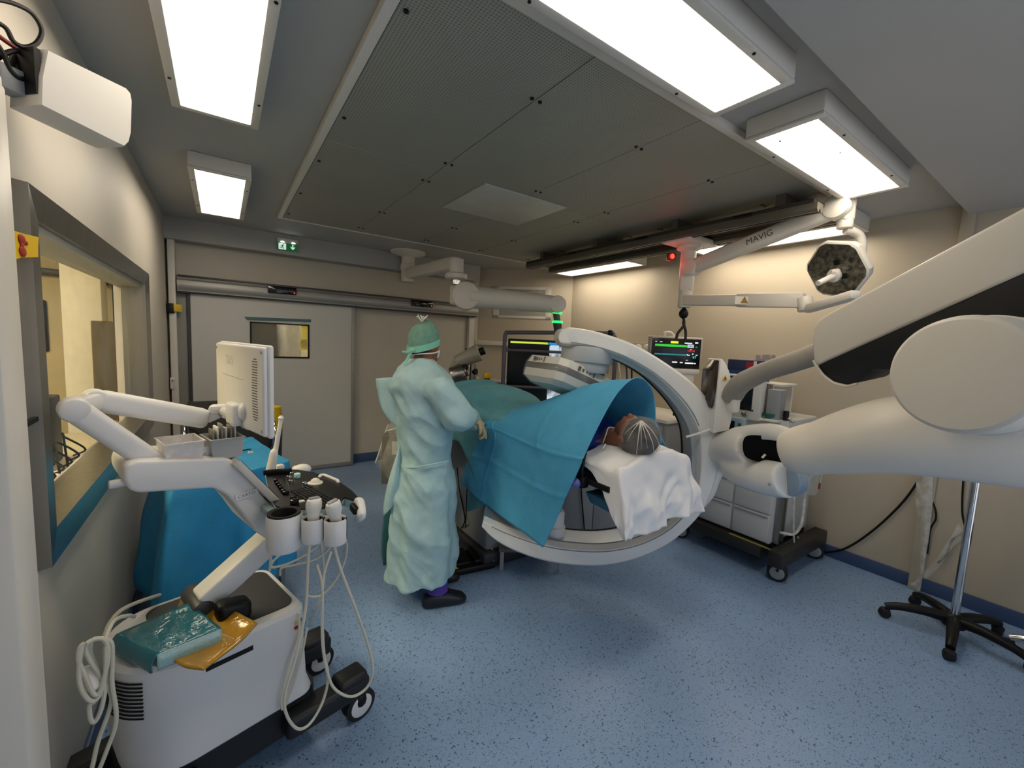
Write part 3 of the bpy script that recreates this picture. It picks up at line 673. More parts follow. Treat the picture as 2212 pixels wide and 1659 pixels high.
    for key, (x, y, rad, h, v) in dict(big=(614, 1109, .056, .125, 1.475), mid=(677, 1117, .038, .085, 1.405), right=(725, 1119, .038, .088, 1.35)).items():
        p = atN(x, y, v); CUPS[key] = p
        out = MB(); inn = MB(); n = 40
        gap = {'big': None, 'mid': (-1.1, -.55), 'right': (-.9, -.25)}[key]
        R = []
        for r, z in ((rad*.93, -h), (rad, -h+.01), (rad, -.006), (rad-.003, 0), (rad-.006, -.006), (rad-.006, -h+.01)):
            ring = []
            for k in range(n+1):
                if gap: a0 = gap[1]+(2*pi-(gap[1]-gap[0]))*k/n
                else: a0 = 2*pi*k/n
                ring.append(p+U_*r*cos(a0)+V_*r*sin(a0)+UZ*z)
            R.append(ring)
        out.loft(R, False, False, closed=False)
        cup = part('probe_cup', out, CONS, t)
        R = []
        for r, z in ((0, -h+.004), (rad*.9, -h+.004), (rad*.93, -.008 if key != 'big' else .006), (rad*.72, -.008 if key != 'big' else .004), (rad*.68, -.05), (0, -.05)):
            R.append([p+U_*max(r, 1e-4)*cos(2*pi*k/24)+V_*max(r, 1e-4)*sin(2*pi*k/24)+UZ*z for k in range(24)])
        part('liner', MB().loft(R), RUBBER, cup)
        part('bracket', MB().bar(p+V_*rad*.8-UZ*.03, p+V_*(rad+.12)-UZ*.03, .03, .02, bev=.004), mat('bracket teal', '#8fa3a5', .4), cup)
    # jointed arm and screen
    a, b = atN(340, 1004, 1.74), atN(160, 884, 1.74)
    part('lower_arm', MB().bar(a, b, .075, .066, bev=.02, seg=4).cyl(b-V_*.04, b+V_*.04, .035, n=24, bev=.012).cyl(a-V_*.04, a+V_*.04, .035, n=24, bev=.012), CONS, t)
    c1, c2 = atN(206, 864, 1.86), atN(448, 905, 1.86)
    part('elbow', MB().bar(b+V_*.03, c1-V_*.02, .05, .05, bev=.012), CONS, t)
    part('upper_arm', MB().bar(c1, c2, .075, .07, bev=.02, seg=4).cyl(c1-V_*.036, c1+V_*.036, .034, n=24, bev=.01), CONS, t)
    e1, e2, e3 = atN(452, 884, 1.84), atN(490, 882, 1.82), atN(535, 915, 1.74)
    part('wrist', MB().bar(c2, atN(476, 893, 1.84), .05, .03, bev=.006).bar(e1, e2, .055, .03, bev=.01).bar(e2-U_*.01, e3, .055, .032, bev=.012).cyl(e3-V_*.024, e3+V_*.024, .022, n=20, bev=.006), CONS, t)
    um = .53; pts = [L3(um, 1.455, 1.362), L3(um, 1.455, 1.663), L3(um, 1.945, 1.648), L3(um, 1.945, 1.338)]
    vc, zc = 1.70, 1.503
    mo = MB(); obx(mo, um+.006, vc, zc, .018, .49, .305, bev=.008, seg=4); obx(mo, um-.008, vc, zc, .018, .475, .292, bev=.008, seg=4)
    mon = part('monitor', mo, CONS, t)
    obm = MB(); obx(obm, um+.0155, vc, zc, .004, .46, .265); part('screen_glass', obm, GLOSSB, mon)
    sl = MB()
    for k in range(24):
        z = zc+.105-k*.0088; obx(sl, um-.0172, 1.535-.006*abs(k-12)/12, z, .002, .045-.02*(k in (0, 23)), .0028)
    part('vent_slots', sl, mat('slot shadow grey', '#55524c', .6), mon)
    for v in (1.475, 1.925):
        for z in (zc-.128, zc+.128): part('screw_cover', MB().cyl(L3(um-.0185, v, z), L3(um-.016, v, z), .005, n=10), GREYP, mon)
    bk = MB(); obx(bk, um-.03, vc, zc-.10, .03, .09, .08, bev=.012, seg=3); bk.ell(L3(um-.018, vc-.05, zc-.085), (.014, .03, .03)); part('mount', bk, CONS, mon)
    part('emblem', text_mb('TVS', L3(um-.0178, 1.82, zc+.070), -V_, UZ, .05), mat('moulded letters', '#cbc8c3', .5), mon, smooth=0)
    part('back_seam', MB().tube([L3(um-.0172, 1.86, zc+.032), L3(um-.0172, 1.64, zc+.026)], .0012, n=5), GREYP, mon)
    return CUPS
CUPS = console()
# ---- probes with their cables
def cab(mb, pts, v, r=.0052):
    P = [atN(x, y, v if not isinstance(v, (list, tuple)) else v[0]+(v[1]-v[0])*i/(len(pts)-1)) for i, (x, y) in enumerate(pts)]
    return mb.tube(P, r, n=8, sub=6)
def c4(*pts): return [(100+x/2.911, 1150+y/2.911) for x, y in pts]
def probe(key, label, lean, cable, v):
    p = CUPS[key]; d = (UZ+lean).normalized(); a, b = frame(d, V_)
    t = thing('ultrasound_probe', label, 'ultrasound probe', p-UZ*.08, 'probes in the console cups')
    R = []
    for h, ra, rb in ((-.08, .012, .012), (-.04, .017, .016), (.0, .020, .016), (.018, .022, .016), (.03, .027, .019), (.05, .027, .02), (.062, .024, .017), (.066, .018, .012)):
        R.append([p+d*h+a*ra*cos(2*pi*k/20)+b*rb*sin(2*pi*k/20) for k in range(20)])
    part('handle', MB().loft(R), WHITE, t)
    part('lens', MB().obox(p+d*.068, a, b, d, (.034, .016, .006), bev=.002), GREYP, t)
    m_ = MB(); cab(m_, cable, v); part('cable', m_, CABLE, t)
probe('mid', 'white probe standing upright in the middle cup of the ultrasound console', U_*.04, c4((1660, 20), (1645, 200), (1630, 480), (1570, 780), (1500, 1020), (1512, 1150), (1580, 1235), (1660, 1200), (1740, 1060), (1772, 900), (1742, 720), (1738, 320), (1790, 120)), (1.405, 1.46))
probe('right', 'white probe leaning in the rightmost cup of the ultrasound console', U_*-.22-V_*.1, c4((1800, 40), (1850, 230), (1945, 480), (2020, 700), (2053, 860), (2020, 970), (1935, 1030), (1850, 1012), (1782, 930), (1738, 700), (1735, 350), (1700, 200)), (1.35, 1.46))
t = thing('ultrasound_probe', 'long thin white wand probe standing at the far edge of the black control panel', 'ultrasound probe', atN(588, 1018, 2.0), 'probes in the console cups')
P = [atN(x, y, 2.0) for x, y in ((583, 1022), (588, 1000), (592, 978), (596, 968), (601, 940), (606, 912), (607, 903), (607.5, 898))]
part('shaft', MB().tube(P, [.021, .019, .017, .0105, .0095, .009, .0125, .006], n=14, sub=4), WHITE, t)
t = thing('ultrasound_probe', 'white curved probe lying behind the knobs of the control panel', 'ultrasound probe', atZ(654, 1018, 1.08), 'probes in the console cups')
c = atN(652, 1014, 2.03); part('head', MB().ell(c, (.042, .028, .026), 20, 12).ell(c-U_*.022+V_*.01, (.02, .03, .02)), WHITE, t)
t = thing('ultrasound_probe', 'small white square-headed probe behind the slider row', 'ultrasound probe', atZ(604, 1018, 1.08), 'probes in the console cups')
c = atN(604, 1010, 2.04); part('head', MB().obox(c, U_, V_, UZ, (.036, .03, .03), bev=.007).cyl(c-UZ*.05, c, .01), WHITE, t)
# loose cables hanging under the panel
for k, (lab, pts, v) in enumerate((
    ('ivory cable hanging in the nearest low loop from the panel underside to the console side', c4((1480, 130), (1420, 190), (1430, 220), (1560, 180), (1700, 90), (1715, 30)), (1.66, 1.56)),
    ('ivory cable sagging just below the topmost loop under the probe cups', c4((1470, 270), (1480, 225), (1560, 205), (1690, 170), (1780, 100), (1790, 40)), (1.68, 1.56)),
    ('ivory cable making the loop beside the right probe cup down to the caster', c4((1870, 20), (1890, 90), (1870, 200), (1800, 330), (1720, 400), (1630, 400)), (1.56, 1.72)),
    ('thin ivory cable dangling straight from the large cup', c4((1415, 120), (1410, 190), (1405, 240)), (1.58, 1.62)),
    ('ivory cable lying twice along the white console side', c4((1590, 505), (1585, 650), (1520, 860), (1478, 1050), (1490, 1110), (1540, 1000), (1600, 800), (1640, 600)), (1.552, 1.552)),
    ('ivory cable falling behind the middle cup to the far caster', c4((1720, 30), (1740, 180), (1745, 330), (1700, 480), (1660, 560)), (1.60, 1.86)))):
    m_ = MB(); cab(m_, pts, v, .0046); solo('cable', m_, CABLE, lab, 'cable', 'cables under the control panel')
# coil of mains lead at the left end
t = thing('power_lead', 'thick ivory mains lead coiled and hung on the left end of the console', 'cable', atN(215, 1500, 1.60))
def c2(*pts): return [(x/5.267, 1400+y/5.267) for x, y in pts]
m_ = MB()
loops = [c2((960, -60), (905, 0), (895, 150), (960, 300), (1050, 500), (1120, 520), (1180, 350), (1230, 100), (1200, -80), (1100, -110), (990, -60)),
         c2((1000, -70), (980, 40), (1050, 180), (1150, 330), (1190, 480), (1150, 700), (1080, 840), (1030, 800), (1020, 650), (1080, 600), (1150, 450), (1210, 200), (1220, -20), (1150, -110), (1010, -80)),
         c2((1040, -80), (1030, 60), (1120, 250), (1200, 420), (1240, 200), (1250, 0), (1180, -110), (1060, -90)),
         c2((930, -30), (900, 200), (910, 420), (980, 560), (1060, 600), (1140, 520), (1200, 250), (1210, -30)),
         c2((1060, -110), (1250, -80), (1280, 100), (1275, 400), (1320, 700), (1310, 900), (1220, 1150), (1130, 1380), (1080, 1480)),
         c2((1180, -60), (1235, 150), (1210, 400), (1270, 550), (1230, 750), (1120, 1050), (1050, 1350), (1010, 1480))]
for k, l in enumerate(loops): cab(m_, l, 1.585+.012*(k % 3), .0058)
part('coil', m_, CABLE, t)
m_ = MB(); cab(m_, [(226, 1375), (238, 1345), (262, 1318), (300, 1300), (345, 1285)], (1.62, 1.99), .0065); cab(m_, [(225, 1385), (245, 1342), (275, 1330), (290, 1332)], (1.6, 1.75), .006)
part('lead', m_, CABLE, t)
a, b = atN(183, 1440, 1.63), atN(206, 1490, 1.60); part('plug', MB().bar(a, b, .035, .045, bev=.012, seg=3), WHITE, t)
# ---- packets lying on the deck
FILM_T = mat('teal film', '#0f6f80', .12, var=.1, vs=14, bump=.5, bs=26, coat=.6)
FILM_Y = mat('amber film', '#b5851a', .15, var=.12, vs=14, bump=.5, bs=22, coat=.5)
def packet():
    zt = .712
    t = thing('drape_packet', 'glossy teal sealed packet lying on the console deck', 'packet', atZ(360, 1390, .655))
    # back right, front right, front left, back left corners of the flat upper face
    BR, FR_, FL_, BL = atZ(409, 1302, zt), atZ(478, 1358, zt), atZ(338, 1414, zt), atZ(246, 1372, zt)
    BL = BL*.985+BR*.015
    def Pk(s, q): return (BL.lerp(BR, s)).lerp(FL_.lerp(FR_, s), q)
    G = []
    for s in [0, .06, .2, .4, .6, .8, 1]:
        G.append([Pk(s, q)-UZ*(.004 if s < .05 else 0)+UZ*.0025*noise.noise(Vc((s*7, q*7, 1))) for q in (0, .25, .5, .75, 1)])
    G = [[p-UZ*.050-U_*.012 for p in G[0]], [p-UZ*.024-U_*.012 for p in G[0]]]+G
    part('wrapper', MB().grid(densify(G, 4, 4)), FILM_T, t, solid=.004)
    G = [[Pk(s, 0) for s in (0, .3, .6, 1)], [Pk(s, 1) for s in (0, .3, .6, 1)]]; G = G[::-1]
    e0 = [Pk(s, 1) for s in (0, .2, .4, .6, .8, 1)]
    edge = MB().grid(densify([e0, [p-UZ*.022-V_*.006 for p in e0], [p-UZ*.052-V_*.002 for p in e0]], 4, 5))
    rgt = [Pk(1, q) for q in (0, .35, .7, 1)]
    part('sheet_edges', MB().grid(densify([rgt, [p-UZ*.02-U_*.006 for p in rgt], [p-UZ*.052-U_*.012 for p in rgt]], 5, 4)), mat('pleated paper edges', '#b9c6c2', .5, var=.3, vs=60, stretch=(1, 1, 8)), t, solid=.002)
    part('clear_side', edge, mat('clear film edge', '#8fb3b3', .15, bump=.8, bs=30, coat=.5), t, solid=.002)
    part('filling', MB().loft([[Pk(a_, b_)-UZ*dz for a_, b_ in ((.04, .04), (.95, .04), (.95, .95), (.04, .95))] for dz in (.006, .05)]), FILM_T, t)
    t = thing('drape_packet', 'flat amber packet sticking out from under the teal packet', 'packet', atZ(460, 1370, .655))
    rows = [[(413, 1268), (485, 1308), (556, 1346)], [(385, 1310), (455, 1350), (520, 1385)], [(375, 1390), (425, 1410), (468, 1425)], [(372, 1425), (400, 1440), (440, 1446)]]
    Z = [.70, .672, .665, .672]
    G = [[atZ(x, y, Z[i]) for x, y in r] for i, r in enumerate(rows)]
    part('wrapper', MB().grid(densify(G, 6, 6)), FILM_Y, t, solid=.008)
packet()
# ---- small boxes on the support frame
zf = atN(390, 1000, 1.72).z
def openbox(name, label, px, py, v, su, sv, sz, m_, taper=.12):
    p = atN(px, py, v); p = L3(p.dot(U_), v, zf); R = []
    for q, z in ((1-taper, 0), (1, sz), (1.08, sz), (1.08, sz+.003), (.96, sz+.003), (.9-taper*.9, .006)):
        R.append([p+U_*a*su/2*q+V_*b*sv/2*q+UZ*z for a, b in ((-1, -1), (1, -1), (1, 1), (-1, 1))])
    t = thing(name, label, 'box', p); part('tub', MB().loft(R), m_, t, smooth=0); return t, p
t, p = openbox('plastic_tub', 'frosted plastic tub standing on the console frame below the screen arm', 390, 1000, 1.74, .105, .13, .075, clear('frosted tub', '#e2dedb', .75, .35))
part('label_strip', MB().obox(p-V_*.0595+UZ*.035, U_, V_, UZ, (.07, .002, .02)), mat('pale pink label', '#d8c4bf', .6), t)
t, p = openbox('plastic_tub', 'grey tub stuffed with sachets beside the edge of the touch screen', 482, 995, 1.74, .10, .12, .07, mat('grey tub', '#a9a9a6', .35))
random.seed(5)
for k in range(6):
    q = p+U_*(-.032+.014*k)+V_*random.uniform(-.02, .02)+UZ*(.072+.008*(k % 3))
    m_ = MB().obox(q, (U_*.95+UZ*.3*(1 if k % 2 else -.6)), V_, UZ, (.006, .05, .055), bev=.002)
    solo('sachet', m_, PAPER if k % 2 else mat('foil print', '#8b857c', .35, var=.4, vs=60), 'small folded foil and paper sachets sticking up from the grey tub', 'sachet', 'sachets in the grey tub')
p = atN(436, 992, 1.72); p.z = zf
t = thing('card', 'white printed card standing between the two tubs', 'card', p)
part('sheet', MB().obox(p+UZ*.022, U_, V_, UZ, (.07, .003, .044)), PAPER, t)
part('print', text_mb('2  41', p+UZ*.012-V_*.002-U_*.02, U_, UZ, .016), DGREY, t, smooth=0)
# ================================================================ angiography C-arm on its robot stand
HC, WC = 2.56, .30                      # near face distance and width of the C
OUT = [(1206, 730), (1208, 716), (1218, 708), (1250, 708), (1310, 721), (1379, 746), (1449, 788), (1505, 830), (1540, 872), (1556, 921), (1560, 977), (1553, 1025), (1534, 1082), (1505, 1127), (1449, 1176), (1379, 1209), (1310, 1225), (1240, 1225), (1170, 1214), (1107, 1192), (1065, 1167), (1040, 1140)]
INN = [(1210, 740), (1214, 745), (1226, 748), (1252, 750), (1300, 760), (1354, 780), (1408, 812), (1449, 850), (1480, 888), (1502, 930), (1508, 975), (1508, 1020), (1503, 1056), (1480, 1100), (1440, 1140), (1379, 1170), (1310, 1183), (1240, 1181), (1177, 1171), (1120, 1153), (1078, 1138), (1045, 1124)]
CARM = mat('C-arm white', '#dcdbd8', .3, var=.012, vs=3, coat=.15)
CARMG = mat('C-arm inner grey', '#aab0b6', .38, var=.02)
def c_arm():
    t = thing('c_arm_gantry', 'huge white C-shaped X-ray arm around the patient, on a jointed robot stand', 'x-ray machine', atH(1300, 1228, HC+WC/2))
    o = catmull([atH(x, y, HC) for x, y in OUT], 5); i_ = catmull([atH(x, y, HC) for x, y in INN], 5)
    R = []
    for a, b in zip(o, i_):
        d = b-a
        r = [a+d*.06+NH*.012, a+d*.16, a+d*.80, a+d*.86+NH*.004, a+d*1.0+NH*.05, a+d*1.0+NH*(WC-.05), a+d*.84+NH*WC, a+d*.16+NH*WC, a+d*.05+NH*(WC-.02), a+NH*(WC-.06), a+NH*.05]
        R.append(r)
    part('c_frame', MB().loft(R), CARM, t, smooth=30)
    # grey lining of the inner side and a groove on the near face
    R = []
    for a, b in zip(o[22:], i_[22:]):
        d = (b-a); n_ = d.normalized()
        R.append([b+NH*.05+n_*.0, b+NH*.055+n_*.006, b+NH*(WC-.055)+n_*.006, b+NH*(WC-.05)+n_*.0, b-n_*.004+NH*(WC/2)])
    part('inner_track', MB().loft(R), SILVER, t, smooth=25)
    part('track_slot', MB().tube([b+NH*(WC-.06)+(b-a).normalized()*.004 for a, b in list(zip(o, i_))[24::3]], .009, n=6, sub=2), BLACK, t)
    R = []
    for a, b in list(zip(o, i_))[16:64]:
        n_ = (b-a).normalized(); R.append([b+n_*.0+NH*.05, b+n_*.016+NH*.06, b+n_*.016+NH*.1, b+NH*.1])
    part('edge_liner', MB().loft(R), CARMG, t)
    part('face_groove', MB().tube([a+(b-a)*.80-NH*.0005 for a, b in list(zip(o, i_))[12:46:2]], .0035, n=6, sub=2), GREYP, t)
    part('face_groove', MB().tube([a+(b-a)*.80-NH*.0005 for a, b in list(zip(o, i_))[64:104:2]], .0035, n=6, sub=2), GREYP, t)
    a, b = o[-1], i_[-1]
    # detector neck and housing
    c = atH(1268, 762, HC+WC/2); dn = (atH(1255, 830, HC+WC/2)-atH(1268, 762, HC+WC/2)).normalized(); dn = (dn+Vc((0, 0, -.8))).normalized()
    neck = MB().cyl(c-dn*.04, c+dn*.06, .165, n=36, bev=.01).cyl(c+dn*.05, c+dn*.12, .150, n=36, bev=.006)
    part('detector_neck', neck, CARMG, t)
    ax = (RH*.80+NH*.50-UZ*.33).normalized(); ay = (RH*-.53+NH*.85).normalized(); ay = (ay-ax*ay.dot(ax)).normalized(); az = ax.cross(ay)
    if az.z < 0: az = -az
    ctr = atH(1213, 796, 2.45)+ax*.25+ay*.21
    def oct_(sx, sy, cx, z): return [ctr+ax*a*sx+ay*b*sy+az*z for a, b in ((-1, -1+cx), (-1+cx*.8, -1), (1-cx, -1), (1, -1+cx), (1, 1-cx), (1-cx, 1), (-1+cx, 1), (-1, 1-cx))]
    rot = lambda P: P
    det = MB().loft([oct_(.20, .16, .3, .082), oct_(.235, .195, .24, .072), oct_(.248, .208, .22, .022)])
    D = part('detector', det, mat('detector housing', '#d5d2c9', .35, var=.03, bump=.15, bs=20), t, smooth=20)
    part('detector_band', MB().loft([oct_(.249, .209, .22, .024), oct_(.251, .211, .22, .014), oct_(.251, .211, .22, -.014), oct_(.248, .208, .22, -.016)]), mat('detector dark band', '#3a3534', .35), D, smooth=20)
    part('detector_base', MB().loft([oct_(.248, .208, .22, -.015), oct_(.244, .204, .22, -.065), oct_(.21, .17, .3, -.095), oct_(.16, .12, .4, -.10)]), mat('detector lower shell', '#c9c8c3', .3, var=.04, bump=.2, bs=18), D, smooth=20)
    part('plastic_cover', MB().loft([oct_(.239, .199, .24, .075), oct_(.256, .216, .22, .02), oct_(.256, .216, .22, -.02), oct_(.250, .21, .22, -.07), oct_(.215, .175, .3, -.102), oct_(.16, .12, .4, -.108)], False, True), clear('crinkled plastic cover', '#eef0f0', .12, .08), D, smooth=60)
    mk = MB()
    p0 = oct_(.2485, .2085, .22, .046)
    def tick(mb, A, B, s, w, h): 
        q = A.lerp(B, s); e = (B-A).normalized(); n_ = e.cross(az); mb.obox(q-n_*.0*1, e, n_, az, (w, .004, h))
    for A, B in ((p0[1], p0[2]), (p0[7], p0[0])):
        for s, w, h in ((.22, .02, .03), (.30, .012, .02), (.38, .006, .016), (.45, .006, .016), (.54, .008, .034)): tick(mk, A, B, s, w, h)
    part('scale_marks', mk, mat('scale print', '#55524e', .5), D)
    # tube housing and collimator on the lower limb
    c = atH(1196, 1150, HC+WC/2)
    part('tube_housing', MB().lathe(c-UZ*.02, UZ, [(.075, 0), (.075, .07), (.066, .08), (.066, .16), (.055, .18), (0, .185)], 32), CARM, t)
    part('tube_plate', MB().obox(atH(1130, 1165, HC+WC/2)+UZ*.012, RH, NH, UZ, (.26, .2, .02), bev=.006), SILVER, t)
    # upright fin with a warning triangle
    P = [atH(x, y, HC-.06) for x, y in ((1556, 776), (1560, 775), (1568, 784), (1576, 803), (1582, 832), (1584, 866), (1581, 905), (1575, 930), (1540, 936), (1546, 880))]
    fin = part('fin', MB().prism(P, NH*.16, bev=.008, seg=3), CARM, t, smooth=30)
    P = [atH(x, y, HC-.06) for x, y in ((1540, 800), (1557, 777), (1553, 830), (1541, 884), (1534, 866))]
    part('fin_side', MB().prism([p+NH*.012 for p in P], NH*.13, bev=.006), mat('bronze side', '#3b322a', .2, metal=.3), fin)
    c = atH(1566, 816, HC-.062); s = .016
    part('warning_triangle', MB().prism([c-RH*s-UZ*s*.8, c+RH*s-UZ*s*.8, c+UZ*s], -NH*.002), YELLOW, fin, smooth=0)
    part('warning_mark', MB().prism([c-RH*.004-UZ*.007-NH*.003, c+RH*.004-UZ*.007-NH*.003, c+UZ*.008-NH*.003], -NH*.001), BLACK, fin, smooth=0)
    # hub and wrist grown into one skin
    hub = MB()
    P = [atH(x, y, HC+.02) for x, y in ((1520, 930), (1552, 918), (1576, 920), (1582, 960), (1574, 1010), (1548, 1075), (1512, 1118), (1490, 1110), (1506, 1030))]
    hub.prism(P, NH*.24, bev=.03, seg=3)
    c0 = atH(1550, 972, HC+.10); c1 = atH(1598, 968, HC-.12); c2 = atH(1660, 962, HC-.36); c3 = atH(1722, 962, HC-.60)
    hub.tube([c0, c1, atH(1628, 966, HC-.24)], [.12, .115, .105], n=28, sub=6)
    hub.tube([atH(1590, 948, HC-.1), atH(1630, 940, HC-.24), atH(1670, 938, HC-.36), atH(1705, 946, HC-.48)], [.07, .062, .058, .05], n=24, sub=6)
    d0 = atH(1590, 1012, HC-.12); d1 = atH(1655, 1030, HC-.34); d2 = atH(1704, 1036, HC-.48)
    hub.tube([c1-UZ*.02, d0, d1, d2], [.08, .085, .10, .095], n=28, sub=6)
    hubm = blend(hub, .012, 8, .5)
    C0 = catmull([atH(x, y, HC-.70) for x, y in ((1613, 955), (1622, 945), (1650, 945), (1690, 950), (1730, 956), (1745, 990), (1725, 1012), (1690, 1003), (1650, 996), (1622, 988), (1613, 975))], 4, True); cC = sum(C0, Vc())/len(C0)
    dv = (cC-CAM).normalized()
    wo = bpy.data.objects.new('w', hubm); co_ = bpy.data.objects.new('c', MB().prism(C0, dv*.50).mesh('c')); COL.objects.link(wo); COL.objects.link(co_)
    bm_ = wo.modifiers.new('b', 'BOOLEAN'); bm_.operation = 'DIFFERENCE'; bm_.object = co_; bm_.solver = 'EXACT'; bpy.context.view_layer.update()
    dg = bpy.context.evaluated_depsgraph_get(); hubm2 = bpy.data.meshes.new_from_object(wo.evaluated_get(dg), depsgraph=dg); bpy.data.objects.remove(wo); bpy.data.objects.remove(co_)
    hubm2.materials.clear()
    ho = part('wrist_housing', hubm2, CARM, t); hubm2.set_sharp_from_angle(angle=radians(40))
    # dark recess in the wrist
    P = [p+dv*.42+(p-cC)*.35 for p in C0]
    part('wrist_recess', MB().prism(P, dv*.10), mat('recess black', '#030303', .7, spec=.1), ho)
    q = cC+dv*.40; part('recess_cable', MB().tube([q-RH*.05-UZ*.04, q-RH*.035-UZ*.02], .006, n=8), WHITE, ho)
    c = atH(1697, 1040, HC-.48); part('cap_screw', MB().ell(atH(1662, 1046, HC-.50), (.008, .008, .008), 10, 6), GREYP, t)
    p = atH(1713, 1040, HC-.5); part('wrist_ring', MB().cyl(p-RH*.02, p+RH*.04, .075, .06, n=28, bev=.01), mat('ring blue grey', '#7f93a8', .35), t)
    # forearm
    f0 = atH(1737, 972, 1.74); f1 = atH(1960, 938, 1.52); f2 = Vc((2.22, .10, 1.47)); f3 = Vc((2.62, -.3, 1.5))
    d = (f1-f0).normalized()
    part('forearm', MB().tube([f0-d*.092, f0-d*.075, f0-d*.03, f0+d*.06, f1, f2, f3], [.03, .075, .098, .108, .148, .172, .18], n=44, sub=6), ROBOT, t, smooth=60)
    # elbow drum
    ec = atH(2066, 809, 1.15); ea = Vc((.967, -.255, 0)).normalized()
    part('elbow_drum', MB().lathe(ec, ea, [(0, 0), (.12, .0), (.150, .003), (.160, .012), (.164, .03), (.166, .12), (.170, .125), (.170, .55), (.15, .56), (0, .56)], 72), ROBOT, t, smooth=30)
    # upper link: white shell and black underside
    e0 = [(1753, 740), (1755, 712), (1766, 692), (1790, 676), (2260, 421), (2320, 540), (1780, 782), (1766, 790), (1757, 782)]
    hl = lambda x: 1.86-.56*(x-1750)/460
    near = [atH(x, y, hl(x)) for x, y in e0]; back = Vc((.55, .83, 0)).normalized()
    # side plane kept flat: fit by three corners
    A, B, Cc = near[1], near[4], near[7]; nn = (B-A).cross(Cc-A).normalized(); nn = nn if nn.dot(NH) > 0 else -nn
    near = [atP(x, y, nn, nn.dot(A)) for x, y in e0]
    part('upper_link', MB().prism(near, nn*.24, bev=.012, seg=3), ROBOT, t, smooth=30)
    un = [(1764, 790), (1780, 810), (1800, 825), (1828, 832), (1852, 827), (1870, 812), (1884, 798), (1925, 800), (1940, 775), (2230, 690), (2300, 545), (1800, 772)]
    P = [atP(x, y, nn, nn.dot(A)+.012) for x, y in un]
    part('upper_link_liner', MB().prism(P, nn*.2, bev=.008), mat('liner black', '#0d0d10', .45), t)
    lip = [atP(x, y, nn, nn.dot(A)+.006) for x, y in ((1757, 778), (1764, 791), (1780, 812), (1800, 827), (1828, 834), (1852, 829))]
    part('liner_lip', MB().tube(lip, .006, n=8), ROBOT, t)
    # grey cable hose from the fin to the upper link
    P = [atH(x, y, h) for x, y, h in ((1580, 856, 2.50), (1597, 832, 2.42), (1625, 815, 2.34), (1660, 800, 2.24), (1700, 787, 2.14), (1741, 773, 2.05), (1775, 760, 1.98))]
    m_ = MB().tube(P, [.060, .058, .054, .050, .050, .051, .051], n=24, sub=8)
    part('cable_hose', m_, mat('hose grey', '#97928c', .6, bump=.2, bs=40), t, smooth=60)
    p = atH(1584, 868, 2.47); part('hose_clamp', MB().obox(p, RH, NH, UZ, (.05, .08, .12), bev=.012), WHITE, t)
    # clear drape strap across the C
    P = [atH(x, y, HC-.02) for x, y in ((1482, 944), (1510, 936), (1534, 928), (1560, 924))]
    part('cover_strap', MB().tube(P, .007, n=8), CARM, t)
    # robot foot out of view carrying the arm
    part('robot_base', MB().lathe(Vc((2.9, -.6, 0)), UZ, [(.40, 0), (.40, .12), (.30, .2), (.24, .9), (.22, 1.35), (.2, 1.42), (0, 1.43)], 40), ROBOT, t)
    part('robot_link', MB().tube([(2.9, -.6, 1.25), (2.75, -.42, 1.48), f3], [.2, .19, .18], n=32), ROBOT, t)
    return t
c_arm()
# ================================================================ operating table, patient, drapes
TX, TZ, TY0, TY1 = 1.85, 1.05, 1.31, 3.35
def table():
    t = thing('operating_table', 'operating table under the patient, with side rail, on a grey floor-standing column', 'operating table', (TX, 2.5, 0))
    part('column', MB().box((TX, 3.02, .50), (.46, .90, .82), bev=.03, seg=3).box((TX, 2.9, .94), (.34, .9, .12), bev=.02), GREYBED, t)
    part('foot', MB().box((TX, 3.02, .065), (.56, 1.0, .13), bev=.03, seg=3), mat('dark foot', '#2a2b2e', .5), t)
    part('column_seam', MB().box((TX-.232, 2.9, .52), (.006, .008, .7)), BLACK, t)
    part('tabletop', MB().box((TX, (TY0+TY1)/2, TZ-.035), (.54, TY1-TY0-.02, .05), bev=.015, seg=3), mat('tabletop', '#22262b', .5), t)
    part('mattress', MB().box((TX, (TY0+TY1)/2+.02, TZ+.015), (.52, TY1-TY0-.06, .06), bev=.022, seg=3), mat('table pad', '#1f2b44', .6), t)
    rail = part('side_rail', MB().box((TX-.30, 2.3, TZ-.045), (.016, 1.9, .03), bev=.003), BLACK, t)
    rail2 = part('side_rail', MB().box((TX+.30, 2.3, TZ-.045), (.016, 1.9, .03), bev=.003), BLACK, t)
    a = atX(1258, 985, TX-.32); b = atX(1258, 1040, TX-.32)
    part('rail_clamp', MB().box((b.x, b.y, b.z), (.05, .05, .06), bev=.008), BLACK, rail)
    part('clamp_rod', MB().tube([b, b.lerp(a, .6), a+Vc((.02, 0, .02))], .010, n=10), BLACK, rail)
    k = atX(1244, 1043, TX-.35); part('clamp_knob', MB().ell(k, (.026, .03, .026), 18, 10), mat('violet knob', '#5b63b0', .4), rail)
    part('under_pad', MB().prism([atX(1265, 1062, TX-.29), atX(1320, 1090, TX-.29), atX(1318, 1108, TX-.29), atX(1275, 1085, TX-.29)], Vc((.3, 0, 0))), mat('under blue', '#174a66', .6), t)
table()
t = thing('step_stool', 'low grey metal step half hidden beneath the curved X-ray arm', 'step stool', (1.9, 2.42, 0))
for x, y in ((1.70, 2.47), (2.12, 2.30), (1.72, 2.24), (2.1, 2.05)): pass
p = atZ(1083, 1230, 0); q = p+Vc((.46, -.32, 0)).normalized()*.44; wv = Vc((.32, .46, 0)).normalized()
for a in (p, q):
    for s in (0, .25): part('leg', MB().box((a+wv*s+UZ*.075), (.03, .03, .15), rz=-.6, bev=.004), GREYBED, t)
